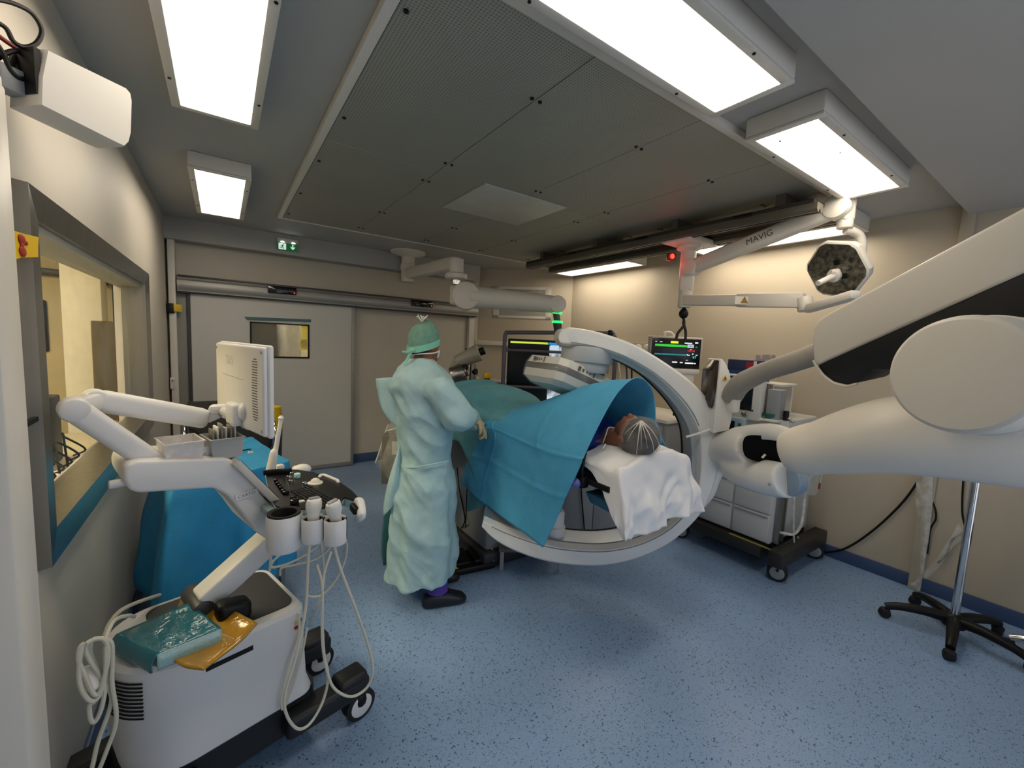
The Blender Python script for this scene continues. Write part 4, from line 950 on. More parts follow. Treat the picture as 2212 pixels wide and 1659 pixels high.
part('tread', MB().obox((p+q)/2+wv*.125+UZ*.16, (q-p), wv, UZ, ((q-p).length+.05, .3, .025), bev=.006), mat('tread grey', '#5d6064', .5), t)
# ---- patient
def patient():
    t = thing('person', 'person lying on the table in a hair net and dark blue top', 'person', (TX, 1.5, 1.10))
    hx, hy, hz = 1.783, 1.40, 1.238
    b = MB()
    b.ell((hx, hy-.01, hz), (.078, .105, .098), 28, 18)                    # skull, crown toward -Y, face up
    b.ell((hx, hy+.055, hz+.03), (.06, .062, .066), 20, 12)               # face
    b.ell((hx, hy+.105, hz+.025), (.036, .035, .04), 16, 10)              # chin
    b.loft([[Vc((hx+.016*a*s, hy+.035+.02*c_, hz+.078+h)) for a, c_ in ((-1, -1.2), (1, -1.2), (1, 1), (-1, 1))] for s, h in ((1.1, 0), (.7, .02), (.35, .036))])
    b.ell((hx, hy+.052, hz+.108), (.017, .015, .012))                      # nose tip
    for s in (-1, 1):
        b.ell((hx+s*.03, hy+.005, hz+.083), (.022, .009, .01))            # brow
        b.ell((hx+s*.032, hy+.045, hz+.07), (.02, .018, .016))            # cheek
        b.ell((hx+s*.082, hy+.035, hz-.01), (.012, .028, .02))            # ear
    b.ell((hx, hy+.078, hz+.086), (.024, .007, .009)); b.ell((hx, hy+.088, hz+.084), (.02, .007, .008))   # lips
    b.tube([(hx, hy+.03, hz-.03), (hx+.01, hy+.13, hz-.045), (hx+.02, hy+.20, hz-.05)], [.06, .058, .068], n=24)   # neck
    sx, sy, sz = 1.83, hy+.25, 1.145
    R = []
    for y, w_, h, z in ((sy-.07, .07, .055, sz+.02), (sy-.03, .15, .075, sz), (sy+.03, .205, .095, sz), (sy+.12, .215, .11, sz+.005), (sy+.25, .19, .115, sz+.01), (sy+.45, .165, .105, sz), (sy+.62, .185, .09, sz-.01), (sy+.75, .19, .085, sz-.01)):
        R.append([Vc((sx+w_*cos(2*pi*k/28), y, z+h*sin(2*pi*k/28))) for k in range(28)])
    b.loft(R)
    for s in (-1, 1):
        b.tube([(sx+s*.19, sy+.02, sz), (sx+s*.225, sy+.3, sz-.03), (sx+s*.215, sy+.52, sz-.04), (sx+s*.19, sy+.60, sz-.04)], [.056, .046, .036, .028], n=18)
        b.tube([(sx+s*.09, sy+.70, sz), (sx+s*.10, sy+1.1, sz-.01), (sx+s*.09, sy+1.5, sz-.03), (sx+s*.09, sy+1.54, sz+.05)], [.075, .058, .042, .035], n=18)
        hb = Vc((sx+s*.185, sy+.64, sz-.045)); b.ell(hb, (.02, .045, .038))
        for k in range(4): b.tube([hb+Vc((0, .03, -.028+.018*k)), hb+Vc((-s*.006, .07, -.028+.018*k)), hb+Vc((-s*.018, .095-.006*abs(k-1.5), -.026+.018*k))], [.009, .0085, .007], n=8)
        b.tube([hb+Vc((-s*.01, -.01, .03)), hb+Vc((-s*.03, .03, .05)), hb+Vc((-s*.034, .055, .05))], [.011, .0095, .008], n=8)
    part('body', blend(b, .0075, 5, .5), SKIN, t)
    # features set into the face
    for s in (-1, 1):
        part('eyelid', MB().ell((hx+s*.031, hy+.022, hz+.082), (.014, .009, .007), 12, 8), mat('eyelid', '#774b36', .5), t)
        part('eyebrow', MB().tube([(hx+s*.014, hy+.004, hz+.094), (hx+s*.03, hy-.001, hz+.094), (hx+s*.046, hy+.006, hz+.084)], .004, n=6), mat('brow hair', '#1f1713', .8), t)
    part('lips', MB().ell((hx, hy+.084, hz+.092), (.02, .009, .004), 14, 8), mat('lip', '#7c4038', .5), t)
    # hair under a gathered transparent net
    HM = mat('dark hair', '#1b1614', .85, var=.5, vs=60, bump=.8, bs=90)
    hr = []
    for i in range(15):
        a = -pi/2+i*pi*.60/14; hr.append([])
        for k in range(28):
            q = 2*pi*k/28; r = cos(a)
            hr[-1].append(Vc((hx+.088*r*cos(q), hy-.012+.116*sin(a)+.03*r*r*sin(q)*-.6, hz+.104*r*sin(q))))
    part('hair', MB().loft(hr, True, False), HM, t, smooth=60)
    random.seed(11)
    R = []; n = 72
    for i in range(24):
        a = -pi/2+i*pi*.66/23; R.append([])
        for k in range(n):
            q = 2*pi*k/n; r = max(cos(a), .002); amp = .0035*sin(13*q+1.5*sin(3*q))*min(1, i/6)+.0025*noise.noise(Vc((cos(q)*5, sin(q)*5, a*4)))
            rr = 1+amp*10
            R[-1].append(Vc((hx+.098*r*rr*cos(q), hy-.016+.124*sin(a)+.03*r*r*sin(q)*-.6, hz+.114*r*rr*sin(q))))
    net = part('hair_net', MB().loft(R, True, False), clear('hair net film', '#cfcbc8', .15, .5), t, smooth=60)
    pl = MB()
    cd_ = (CAM-Vc((hx, hy, hz))).normalized(); rh_ = UZ.cross(cd_).normalized(); uz_ = cd_.cross(rh_)
    g0 = (uz_*.70+cd_*.70-rh_*.10).normalized()
    for ph in (-66, -38, -4, 6, 22, 40, 64):
        e = ((rh_*sin(radians(ph))-uz_*cos(radians(ph)))*.86+cd_*.42).normalized(); pts = []
        for s in (0, .2, .4, .6, .8, 1):
            d = g0.lerp(e, s*(.62 if ph % 4 else 1)).normalized(); pts.append(Vc((hx+d.x*.102, hy-.016+d.y*.128-.018*d.z*(1-abs(d.y)), hz+d.z*.118)))
        pl.tube(pts, [.0065, .0034, .0024, .0016, .0011, .0004], n=6, sub=4)
    part('net_pleats', pl, mat('pleat film', '#c9c7c4', .6), net)
    NAVY = mat('dark blue top', '#1a2a86', .8, var=.08, bump=.2, bs=50)
    R = []
    for y, w_, h, z in ((sy-.055, .10, .068, sz+.008), (sy-.025, .165, .088, sz), (sy+.03, .215, .105, sz), (sy+.12, .226, .12, sz+.005), (sy+.25, .2, .125, sz+.01), (sy+.45, .176, .108, sz), (sy+.66, .195, .098, sz)):
        R.append([Vc((sx+w_*cos(2*pi*k/36), y+.004*sin(k*1.7), z+h*sin(2*pi*k/36)*(1+.02*sin(5*k)))) for k in range(36)])
    part('top', MB().loft(R, False, False), NAVY, t)
    col = MB().tube([(hx-.075, hy+.16, hz-.06), (hx-.06, hy+.155, hz-.01), (hx-.02, hy+.17, hz+.02), (hx+.06, hy+.16, hz)], .0035, n=6)
    part('collar_piping', col, PAPER, t)
    part('mask_strap', MB().tube([(hx-.14, hy+.10, hz-.07), (hx-.10, hy+.12, hz-.055), (hx-.085, hy+.15, hz-.075)], .003, n=6), PAPER, t)
patient()
def pillow():
    R = []
    for z, s in ((TZ+.045, .96), (TZ+.055, 1), (TZ+.08, .96), (TZ+.095, .78), (TZ+.092, .3)):
        R.append([Vc((TX-.01+.21*s*(abs(cos(a))**.6)*(1 if cos(a) > 0 else -1), 1.44+.10*s*(abs(sin(a))**.6)*(1 if sin(a) > 0 else -1), z)) for a in [2*pi*k/32 for k in range(32)]])
    solo('pillow', MB().loft(R), mat('pillow', '#d5d4d2', .7), 'flat pillow beneath the white sheet under the head in the hair net', 'pillow')
pillow()
# ---- white sheet over the head end
def sheet():
    cols = [(-.302, -.065), (-.298, -.03), (-.285, .004), (-.20, .03), (-.06, .066), (.08, .070), (.20, .04), (.28, .008), (.315, -.10), (.335, -.22)]
    rows = []
    zt = TZ+.05
    for y, dz, fy in ((1.60, .0, 0), (1.50, .012, 0), (1.42, .012, 0), (1.35, .0, 0), (1.305, -.012, 0)):
        mm = {1.60: .3, 1.50: .5, 1.42: 1.3, 1.35: 2.8, 1.305: 3.8}[y]
        rows.append([Vc((TX+cx, y, zt+(z*mm if i < 2 else z)+(dz if 2 < i < 7 else 0))) for i, (cx, z) in enumerate(cols)])
    for z, yy, fl in ((-.10, 1.285, .3), (-.20, 1.268, .7), (-.305, 1.255, 1.0)):
        r = []
        for i, (cx, z0) in enumerate(cols):
            wv = [.03, .02, -.01, .022, -.018, .02, -.02, .016, -.02, .01][i]*fl
            zz = [0, .05, .0, -.015, .0, .012, .025, .015, .03, .045][i]*fl
            x = TX+cx*(1+.03*fl)+(.02 if i == 0 else 0)
            r.append(Vc((x, yy-abs(wv)*.6+wv+.03*(i in (0, 9)), TZ+.05+z+(min(z0, 0) if i in (8, 9) else 0)*(1-fl)*.5+zz)))
        k_ = {.3: 0, .7: 1, 1.0: 2}[fl]
        r[0] = Vc((TX-.300+.02*k_, 1.300-.008*k_, TZ+.05+(-.255, -.29, -.325)[k_])); r[1] = Vc((TX-.297+.01*k_, 1.288-.012*k_, TZ+.05+(-.15, -.235, -.32)[k_]))
        rows.append(r)
    # near-left corner pulled down into a hanging flap
    D = densify(rows, 12, 12)
    for r in D:
        for k, p in enumerate(r):
            a_ = noise.noise(Vc((p.x*13+p.z*5, p.y*13, p.z*2.6)))*.012; b_ = (.3-abs(noise.noise(Vc((p.x*9-p.z*7, p.y*8+2, p.z*4+p.x*3)))))*.016; n_ = a_+b_+noise.noise(p*24+Vc((3, 1, 2)))*.0015
            hang = max(0, min(1, (TZ+.03-p.z)/.1)); p += Vc((noise.noise(p*7+Vc((9, 0, 0)))*.006, -n_*2.0*hang, n_*.8*(1-hang)))
    return solo('sheet', MB().grid(D), SHEET, 'white paper sheet under the head, hanging over the end of the table', 'sheet', smooth=70, solid=.003)
sheet()
# ---- blue tent drape
def tent():
    X0 = 1.475
    hoop = [atX(1201, 1124, X0), atX(1226, 1068, X0), atX(1250, 1016, X0), Vc((1.49, 1.47, 1.17)), Vc((1.55, 1.46, 1.29)), Vc((1.66, 1.455, 1.452)), Vc((1.78, 1.46, 1.535)), Vc((1.90, 1.475, 1.535)), Vc((2.0, 1.485, 1.47)), Vc((2.06, 1.50, 1.37)), Vc((2.10, 1.51, 1.26)), Vc((2.20, 1.50, 1.11))]
    hoop = [atX(1173, 1183, X0)]+hoop
    def row(f, pts): return pts
    y1 = [atX(1140, 1157, X0), atX(1170, 1105, X0), atX(1186, 1058, X0), atX(1195, 1008, X0), Vc((1.485, 1.70, 1.16)), Vc((1.58, 1.71, 1.33)), Vc((1.72, 1.70, 1.46)), Vc((1.86, 1.70, 1.50)), Vc((1.97, 1.70, 1.46)), Vc((2.06, 1.70, 1.36)), Vc((2.11, 1.70, 1.24)), Vc((2.15, 1.70, 1.15)), Vc((2.22, 1.70, 1.06))]
    y2 = [atX(1090, 1121, X0), atX(1110, 1070, X0), atX(1122, 1025, X0), atX(1128, 975, X0), Vc((1.49, 2.06, 1.15)), Vc((1.57, 2.06, 1.26)), Vc((1.70, 2.06, 1.345)), Vc((1.85, 2.05, 1.385)), Vc((1.98, 2.05, 1.35)), Vc((2.07, 2.05, 1.27)), Vc((2.12, 2.05, 1.18)), Vc((2.16, 2.05, 1.10)), Vc((2.2, 2.05, 1.0))]
    y3 = [atX(1040, 1085, X0), atX(1050, 1035, X0), atX(1062, 990, X0), atX(1072, 945, X0), Vc((1.50, 2.36, 1.145)), Vc((1.58, 2.35, 1.20)), Vc((1.71, 2.34, 1.245)), Vc((1.85, 2.34, 1.275)), Vc((1.98, 2.34, 1.25)), Vc((2.07, 2.34, 1.2)), Vc((2.13, 2.34, 1.12)), Vc((2.17, 2.34, 1.05)), Vc((2.2, 2.34, .98))]
    y4 = [atX(993, 1040, X0), atX(1006, 1008, X0), atX(1018, 980, X0), atX(1040, 945, X0), Vc((1.51, 2.50, 1.13)), Vc((1.58, 2.50, 1.18)), Vc((1.71, 2.52, 1.215)), Vc((1.85, 2.54, 1.235)), Vc((1.98, 2.54, 1.215)), Vc((2.07, 2.54, 1.17)), Vc((2.13, 2.54, 1.1)), Vc((2.17, 2.54, 1.03)), Vc((2.2, 2.54, .97))]
    D = densify([hoop, y1, y2, y3, y4], 26, 12)
    NI, NJ = len(D), len(D[0])
    for i, r in enumerate(D):
        for j, p in enumerate(r):
            s = i/(NI-1); q = j/(NJ-1)
            d = Vc((-.8, -.3, .5)).normalized()
            w_ = noise.noise(Vc((p.x*3.1, p.y*3.4, p.z*3.0)))*.018+(.3-abs(noise.noise(p*4.2+Vc((7, 3, 1)))))*.02+noise.noise(p*13)*.003
            # sharp fold lines left from packing
            fold = 0
            for a, b in ((s, .36), (s, .76), (q, .155), (q, .30)): fold += .008*max(0, 1-abs(a-b)/.011)
            edge = min(1, .25+i/10)
            p += d*(w_*edge*.8+fold)
    o = solo('surgical_drape', MB().grid(D), BLUED, 'bright blue surgical drape arched like a tent over the patient, hanging off the table side', 'drape', smooth=70, solid=.003)
tent()
# ---- green drape over the rest of the patient
def green():
    rows = []
    for y, zc, w_, lz in ((2.20, 1.235, .30, .95), (2.36, 1.24, .31, .86), (2.50, 1.245, .32, .72), (2.64, 1.285, .33, .84), (2.74, 1.325, .33, .92), (2.84, 1.34, .33, .93), (3.10, 1.345, .33, .85), (3.24, 1.335, .33, .8), (3.32, 1.0, .33, .78)):
        r = []
        for x, f in ((-1.12, None), (-1.08, .35), (-1.02, .72), (-.92, .90), (-.55, .97), (-.2, 1.0), (.2, 1.0), (.55, .95), (.9, .80), (1.05, .5), (1.08, 0)):
            z = lz if f is None else lz+(zc-lz)*f
            r.append(Vc((TX+w_*x*1.05, y, z)))
        rows.append(r)
    D = densify(rows, 8, 8)
    for r in D:
        for p in r: p += Vc((-.5, -.4, .7))*(noise.noise(p*4.5)*.016+(.3-abs(noise.noise(p*6)))*.02+noise.noise(p*15)*.004)
    solo('patient_drape', MB().grid(D), GREEND, 'dull green drape covering the far end of the patient beyond the blue tent', 'drape', smooth=70, solid=.003)
    P = [atX(x, y, 1.50) for x, y in ((1018, 1048), (1012, 1070), (1009, 1105), (1030, 1099), (1055, 1088), (1062, 1070), (1050, 1050))]
    solo('drape_corner', MB().prism(P, Vc((.006, 0, 0))), GREEND, 'small green drape corner dangling below the hem of the blue drape', 'drape', smooth=0)
green()
# ================================================================ standing person in a gown
def surgeon():
    D0 = 2.66
    t = thing('person', 'standing person in pale green surgical gown and cap, reaching over the table', 'person', atZ(962, 1272, 0))
    def S(px, py, h=D0): return atH(px, py, h)
    fwd = (RH*.93+NH*.36).normalized()
    side = Vc((-fwd.y, fwd.x, 0))           # his left, away from the camera
    # ------- body: one skin with head, arms, legs
    b = MB()
    hd = S(918, 738, D0+.03)
    Mh = Matrix((fwd, side, UZ)).transposed()
    fb, sb = fwd, side; fwd = (RH*.62+NH*.78).normalized(); side = Vc((-fwd.y, fwd.x, 0)); Mh = Matrix((fwd, side, UZ)).transposed()
    b.ell(hd+UZ*.01, (.098, .078, .112), 26, 16, Mh); b.ell(hd+fwd*.045-UZ*.06, (.058, .056, .07), 20, 12, Mh)
    b.ell(hd+fwd*.10-UZ*.025, (.022, .014, .022), 14, 8, Mh); b.ell(hd+fwd*.078-UZ*.105, (.03, .032, .026), 14, 8, Mh)
    for s in (-1, 1): b.ell(hd+side*s*.079-fwd*.005-UZ*.03, (.02, .012, .034), 14, 10, Mh)
    b.ell(hd+fwd*.093-UZ*.068, (.012, .024, .008), 12, 8, Mh)
    fh, sh_ = fwd, side; fwd, side = fb, sb
    nk = S(912, 792, D0+.01); ch = S(918, 870, D0)
    b.tube([hd-UZ*.06-fwd*.01, nk, S(915, 815)], [.056, .06, .075], n=24)
    def oval(c, a, d, n=28): return [c+fwd*a*cos(2*pi*k/n)+side*d*sin(2*pi*k/n) for k in range(n)]
    b.loft([oval(S(x, y), a, d) for x, y, a, d in ((914, 800, .07, .09), (914, 822, .10, .19), (916, 860, .115, .20), (918, 920, .115, .175), (918, 990, .11, .16), (918, 1030, .12, .175), (918, 1062, .115, .17))])
    foot = {}
    for s, (px, py, hh) in ((-1, (945, 1258, D0-.12)), (1, (935, 1238, D0+.12))):
        hip = S(920, 1050)+side*s*.09; an = atH(px, py, hh); an.z = .10; kn = hip.lerp(an, .5)+fwd*.015
        b.tube([hip, kn, an], [.07, .05, .04], n=20); foot[s] = an
        b.tube([an-UZ*.02-fwd*.03, an-UZ*.05+fwd*.07, an-UZ*.065+fwd*.16], [.04, .038, .024], n=14)
    # near (right) arm reaching over the table, far arm beside it
    shN = S(945, 838, D0-.17); elN = S(984, 896, D0-.16); wrN = S(1026, 903, D0+.03)
    shF = S(930, 832, D0+.18); elF = S(985, 905, D0+.22); wrF = S(1034, 915, D0+.20)
    hands = []
    for sh, el, wr in ((shN, elN, wrN), (shF, elF, wrF)):
        b.tube([sh, el, wr], [.058, .046, .030], n=20, sub=8); d = (wr-el).normalized(); hands.append((wr, d))
    body = part('body', blend(b, .009, 5, .5), SKIN, t)
    # gloved hands: palm, four bent fingers, thumb, grown into one skin
    for k, (wr, d) in enumerate(hands):
        d = (d*.5+fwd*.35-UZ*.9).normalized(); w_ = side.cross(d).normalized() if False else side; n_ = d.cross(w_).normalized()
        g = MB(); g.tube([wr-d*.05, wr, wr+d*.03], [.034, .031, .034], n=18)
        pc = wr+d*.065; g.loft([[pc+d*q+w_*a*.042*s+n_*bq*.016*s2 for a, bq in ((-1, -.6), (-.5, -1), (.5, -1), (1, -.6), (1, .6), (.5, 1), (-.5, 1), (-1, .6))] for q, s, s2 in ((-.045, .75, 1.1), (-.01, 1, 1.1), (.03, 1, .9), (.042, .92, .7))])
        for i, L in enumerate((.064, .075, .07, .055)):
            r0 = pc+d*.038+w_*(-.031+.0207*i); bend = n_*(.55+.1*i)*-1
            p1 = r0+(d*.9+bend*.35).normalized()*L*.45; p2 = p1+(d*.5+bend*.9).normalized()*L*.32; p3 = p2+(d*.1+bend*1.0).normalized()*L*.25
            g.tube([r0-d*.012, p1, p2, p3], [.0098, .0092, .0086, .007], n=10, sub=4); g.ell(p3, (.007, .007, .007), 8, 6)
        sgn = -1 if k == 0 else 1
        r0 = pc-d*.02+w_*.036*-1; p1 = r0+(d*.6-w_*.6-n_*.4).normalized()*.04; p2 = p1+(d*.8-n_*.6).normalized()*.03
        g.tube([r0, p1, p2], [.0125, .011, .0085], n=10, sub=4)
        part('glove', blend(g, .004, 3, .4), LATEX, t, 'cream latex glove, fingers curled over the table edge')
    # ------- gown
    g = MB(); rings = []
    spec = [(777, 889, 936, .072, 0), (784, 880, 944, .10, 0), (796, 868, 960, .16, 0), (812, 859, 976, .215, 0), (835, 853, 984, .235, 0), (870, 853, 982, .23, 0), (905, 857, 978, .215, 0), (945, 865, 974, .20, 0), (985, 866, 972, .195, 0), (1020, 860, 975, .205, .4),
            (1060, 853, 980, .22, .7), (1110, 847, 984, .235, 1), (1160, 843, 985, .245, 1), (1205, 840, 982, .25, 1), (1232, 839, 978, .252, 1)]
    n = 96
    for y, l, r, hd_, fl in spec:
        L_, R_ = S(l, y), S(r, y); c = (L_+R_)/2; a = (R_-L_).length/2; ring = []
        for k in range(n):
            q = 2*pi*k/n; ca, sa = cos(q), sin(q)
            rr = 1+fl*(.035*sin(7*q+.6)+.02*sin(11*q+2))
            ring.append(c+RH*a*(abs(ca)**.85)*(1 if ca > 0 else -1)*rr+NH*hd_*(abs(sa)**.9)*(1 if sa > 0 else -1)*rr+UZ*(.006*sin(5*q)*fl if y > 1200 else 0))
        rings.append(ring)
    g.loft(rings, True, True)
    # sleeves
    def sleeve(sh, el, wr, r): g.tube([sh-(el-sh)*.25+UZ*.01, sh, sh.lerp(el, .55), el, el.lerp(wr, .6), wr], [r*.75, r*1.08, r*1.02, r*.95, r*.62, r*.40], n=32, sub=8)
    sleeve(shN+RH*.01, elN+RH*.01-UZ*.01, wrN, .098); sleeve(shF, elF, wrF, .092)
    def wr_(p, n_):
        z = p.z; a = 0
        low = max(0, min(1, (1.05-z)/.3))
        # drag folds slanting across the skirt, smaller crumples above
        q = (p-ch).dot(RH)
        dn = (p-ch).dot(NH)
        a += low*(.022*noise.noise(Vc((q*8+z*5.0, dn*4, z*1.0-q*.8)))+.034*(.28-abs(noise.noise(Vc((q*6.5+z*5.5+3, dn*3+1, z*1.3-q))))))
        a += (1-low*.7)*(.020*noise.noise(Vc((q*3-z*8, dn*4, q*2+z*1.5)))+.036*(.28-abs(noise.noise(Vc((q*7+z*6, dn*5+2, z*2-q*2))))))
        a += .008*(.25-abs(noise.noise(Vc((q*14+z*10, dn*8, z*4+5)))))
        a += .003*noise.noise(p*21)
        return n_*a
    part('waist_tie', MB().tube([S(862, 1006, D0-.12), S(890, 1010, D0-.20), S(930, 1004, D0-.215), S(968, 996, D0-.13)], .005, n=8), GOWN, t)
    part('gown', blend(g, .0085, 3, .5, wr_), GOWN, t)
    # cuffs, hem band, open back flaps
    for wr, d in hands: part('cuff', MB().tube([wr-d*.05, wr+d*.006], [.036, .034], n=20, sub=0), mat('knit cuff', '#a9b6ae', .9), t)
    flap = [[S(872, 796, D0-.05), S(862, 812, D0-.10), S(812, 818, D0-.10)], [S(873, 840, D0-.06), S(856, 842, D0-.12), S(815, 846, D0-.12)], [S(873, 880, D0-.07), S(852, 880, D0-.13), S(825, 884, D0-.12)], [S(876, 915, D0-.08), S(858, 915, D0-.13), S(848, 914, D0-.12)], [S(886, 935, D0-.10), S(880, 934, D0-.13), S(876, 932, D0-.12)]]
    Dn = densify(flap, 6, 6)
    for r in Dn:
        for p in r: p += NH*noise.noise(p*12)*.012
    part('gown_flap', MB().grid(Dn), GOWN, t, solid=.004, smooth=70)
    flap = [[S(868, 950, D0-.10), S(864, 960, D0-.12), S(862, 968, D0-.12)], [S(866, 1000, D0-.12), S(856, 1005, D0-.16), S(848, 1010, D0-.15)], [S(864, 1040, D0-.14), S(850, 1045, D0-.18), S(836, 1052, D0-.16)], [S(860, 1075, D0-.15), S(842, 1082, D0-.18), S(829, 1092, D0-.16)], [S(852, 1088, D0-.16), S(838, 1105, D0-.18), S(829, 1114, D0-.16)]]
    part('gown_flap', MB().grid(densify(flap, 6, 6)), GOWN, t, solid=.004, smooth=70)
    flap = [[S(850, 1080, D0+.10), S(832, 1090, D0+.08)], [S(848, 1130, D0+.10), S(826, 1140, D0+.06)], [S(846, 1180, D0+.10), S(824, 1190, D0+.05)], [S(846, 1215, D0+.10), S(828, 1222, D0+.05)]]
    part('gown_lining', MB().grid(densify(flap, 5, 5)), mat('gown inner teal', '#3f7478', .8), t, solid=.004, smooth=70)
    # ------- cap, mask, trousers, clogs
    fwd, side = fh, sh_
    CAPM = mat('cap green', '#6b9585', .8, var=.12, vs=30, bump=.4, bs=60)
    R = []
    for i in range(15):
        a = -.22+i*(pi/2+.22)/14; r = max(cos(a), 0)**.72; R.append([])
        for k in range(36):
            q = 2*pi*k/36; rr = r*(1+.018*sin(9*q+i)+.03*noise.noise(Vc((cos(q)*3, sin(q)*3, i*.3))))
            R[-1].append(hd+UZ*.012+fwd*(-.012+.104*rr*cos(q))+side*.088*rr*sin(q)+UZ*(.112*sin(a)-.028*cos(q)*-1*(1 if i < 3 else .5)))
    cap = part('cap', MB().loft(R, False, True), CAPM, t, smooth=70)
    bd = MB(); q0 = []
    R = []
    for k in range(33):
        q = 2*pi*k/32; c = hd+fwd*(-.01+.111*cos(q))+side*.094*sin(q)+UZ*(-.018+.035*cos(q)); o_ = (fwd*cos(q)+side*sin(q))
        R.append([c-UZ*.022, c+UZ*.018, c+UZ*.018-o_*.006, c-UZ*.022-o_*.006])
    part('cap_band', MB().loft(R, False, False), mat('band mint', '#7fc4ac', .8), cap)
    k0 = hd-fwd*.125-UZ*.055-side*.03
    tie = MB().tube([k0, k0-fwd*.05-UZ*.012-side*.02, k0-fwd*.085-UZ*.008-side*.02], [.011, .008, .005], n=8).tube([k0, k0-fwd*.03-UZ*.05, k0-fwd*.055-UZ*.09], [.01, .008, .006], n=8).ell(k0, (.018, .014, .014))
    part('cap_tie', tie, mat('tie mint', '#8fcbb5', .8), cap)
    pom = MB(); tp = hd+UZ*.128-fwd*.03
    for q in range(6): pom.tube([tp, tp+Vc((.02*cos(q*1.1), .02*sin(q*1.1), .02)), tp+Vc((.036*cos(q*1.1+.3), .036*sin(q*1.1+.3), .028+.01*(q % 2)))], [.006, .005, .003], n=6)
    part('mask_knot', pom, PAPER, t)
    part('hairline', MB().ell(hd-fwd*.055-UZ*.055-side*.005, (.052, .078, .034), 18, 10, Mh), mat('hair dark', '#17110e', .85), t)
    mk = MB().ell(hd+fwd*.075-UZ*.07, (.03, .05, .045), 20, 12, Mh); part('mask', mk, mat('mask paper', '#cfe0dc', .8), t)
    st = MB()
    for s in (-1, 1): st.tube([hd+fwd*.07+side*s*.062-UZ*.055, hd+side*s*.088-UZ*.068, hd-fwd*.075+side*s*.06-UZ*.075, hd-fwd*.10+side*s*.0-UZ*.085], .0045, n=6)
    part('mask_strap', st, PAPER, t)
    fwd, side = fb, sb
    PUR = mat('purple trousers', '#54399a', .8, var=.15, vs=14)
    for s in (-1, 1):
        an = foot[s]; part('trouser_leg', MB().tube([an+UZ*.13, an+UZ*.08, an+UZ*.005], [.05, .062, .068], n=24), PUR, t)
        R = []
        for q, w_, z0, z1 in ((-.095, .012, .012, .05), (-.085, .036, .004, .085), (-.04, .044, 0, .10), (.02, .046, 0, .10), (.08, .049, 0, .088), (.13, .05, 0, .07), (.17, .042, .004, .055), (.19, .02, .014, .035)):
            c = Vc((an.x, an.y, 0))+fwd*q; ring = []
            for k in range(20):
                a = 2*pi*k/20; ring.append(c+side*w_*(abs(cos(a))**.7)*(1 if cos(a) > 0 else -1)+UZ*((z0+z1)/2+(z1-z0)/2*(abs(sin(a))**.7)*(1 if sin(a) > 0 else -1)))
            R.append(ring)
        part('clog', MB().loft(R), mat('black clog', '#17181d', .4), t)
surgeon()
# ================================================================ things behind the table
# ---- draped instrument table by the left wall
def side_table():
    t = thing('instrument_table', 'table wholly covered by a blue drape reaching low, behind the ultrasound console', 'table', (0, 3.2, 0))
    zt = .90; FL, FR, NR, NL = Vc((-.36, 3.48, zt)), Vc((.17, 3.64, zt)), Vc((.33, 2.84, zt)), Vc((-.22, 2.58, zt))
    part('tabletop', MB().loft([[p-UZ*.03 for p in (FL, FR, NR, NL)], [p-UZ*.006 for p in (FL, FR, NR, NL)]]), STEEL, t, smooth=0)
    lg = (FL+FR+NR+NL)/4
    for p in (FL, FR, NR, NL):
        q = p.lerp(lg, .12); part('leg', MB().cyl((q.x, q.y, 0), (q.x, q.y, zt-.03), .016), STEEL, t)
    c = lg
    ring = lambda s, dz, seed, zb=None: None
    edge = []
    for a, b, n in ((NL, NR, 9), (NR, FR, 9), (FR, FL, 8), (FL, NL, 8)):
        for k in range(n): edge.append(a.lerp(b, k/n))
    edge.append(edge[0].copy()); rows = []
    for s, dz, f in ((0, .012, 0), (.5, .010, 0), (.93, .008, 0), (1.0, -.008, 0), (1.02, -.14, .3), (1.05, -.36, .7), (1.08, -.60, 1), (1.09, -.68, 1)):
        r = []
        for k, e in enumerate(edge):
            o_ = (e-c); o_.z = 0; p = c+o_*s; w_ = f*(.035*sin(k*1.35)+.02*sin(k*2.7+1))
            if f and o_.x < -.1 and o_.y < 0.3: w_ += .10*f
            p = p+o_.normalized()*w_+UZ*dz
            if f == 1: p.z += .03*sin(k*.9)
            p.x = max(p.x, -.425); r.append(p)
        rows.append(r)
    D = densify(rows, 4, 4)
    for r in D:
        for p in r:
            n_ = noise.noise(p*8)*.008+noise.noise(p*20)*.003
            if p.z > zt-.01: p.z += n_*.7
            else: p.y += n_*1.5; p.x += n_*.4
    part('drape', MB().grid(D), BLUED2, t, solid=.003, smooth=70)
    for (x, y, L, a, m_, lab) in ((500, 958, .10, .25, GREYP, 'slim grey wand lying on the blue draped table beside the screen'), (520, 972, .07, .3, BLACK, 'short black pen on the blue draped table')):
        p = atZ(x+10, y, zt+.02); solo('instrument', MB().cyl(p-Vc((cos(a), sin(a), 0))*L/2, p+Vc((cos(a), sin(a), 0))*L/2, .004, n=8), m_, lab, 'instrument')
    p = atZ(541, 977, zt+.016); solo('clip', MB().box((p.x, p.y, p.z), (.03, .012, .008)).box((p.x-.01, p.y, p.z), (.006, .03, .008)).box((p.x+.01, p.y, p.z), (.006, .03, .008)), WHITE, 'tiny white plastic clip on the blue draped table', 'clip')
side_table()
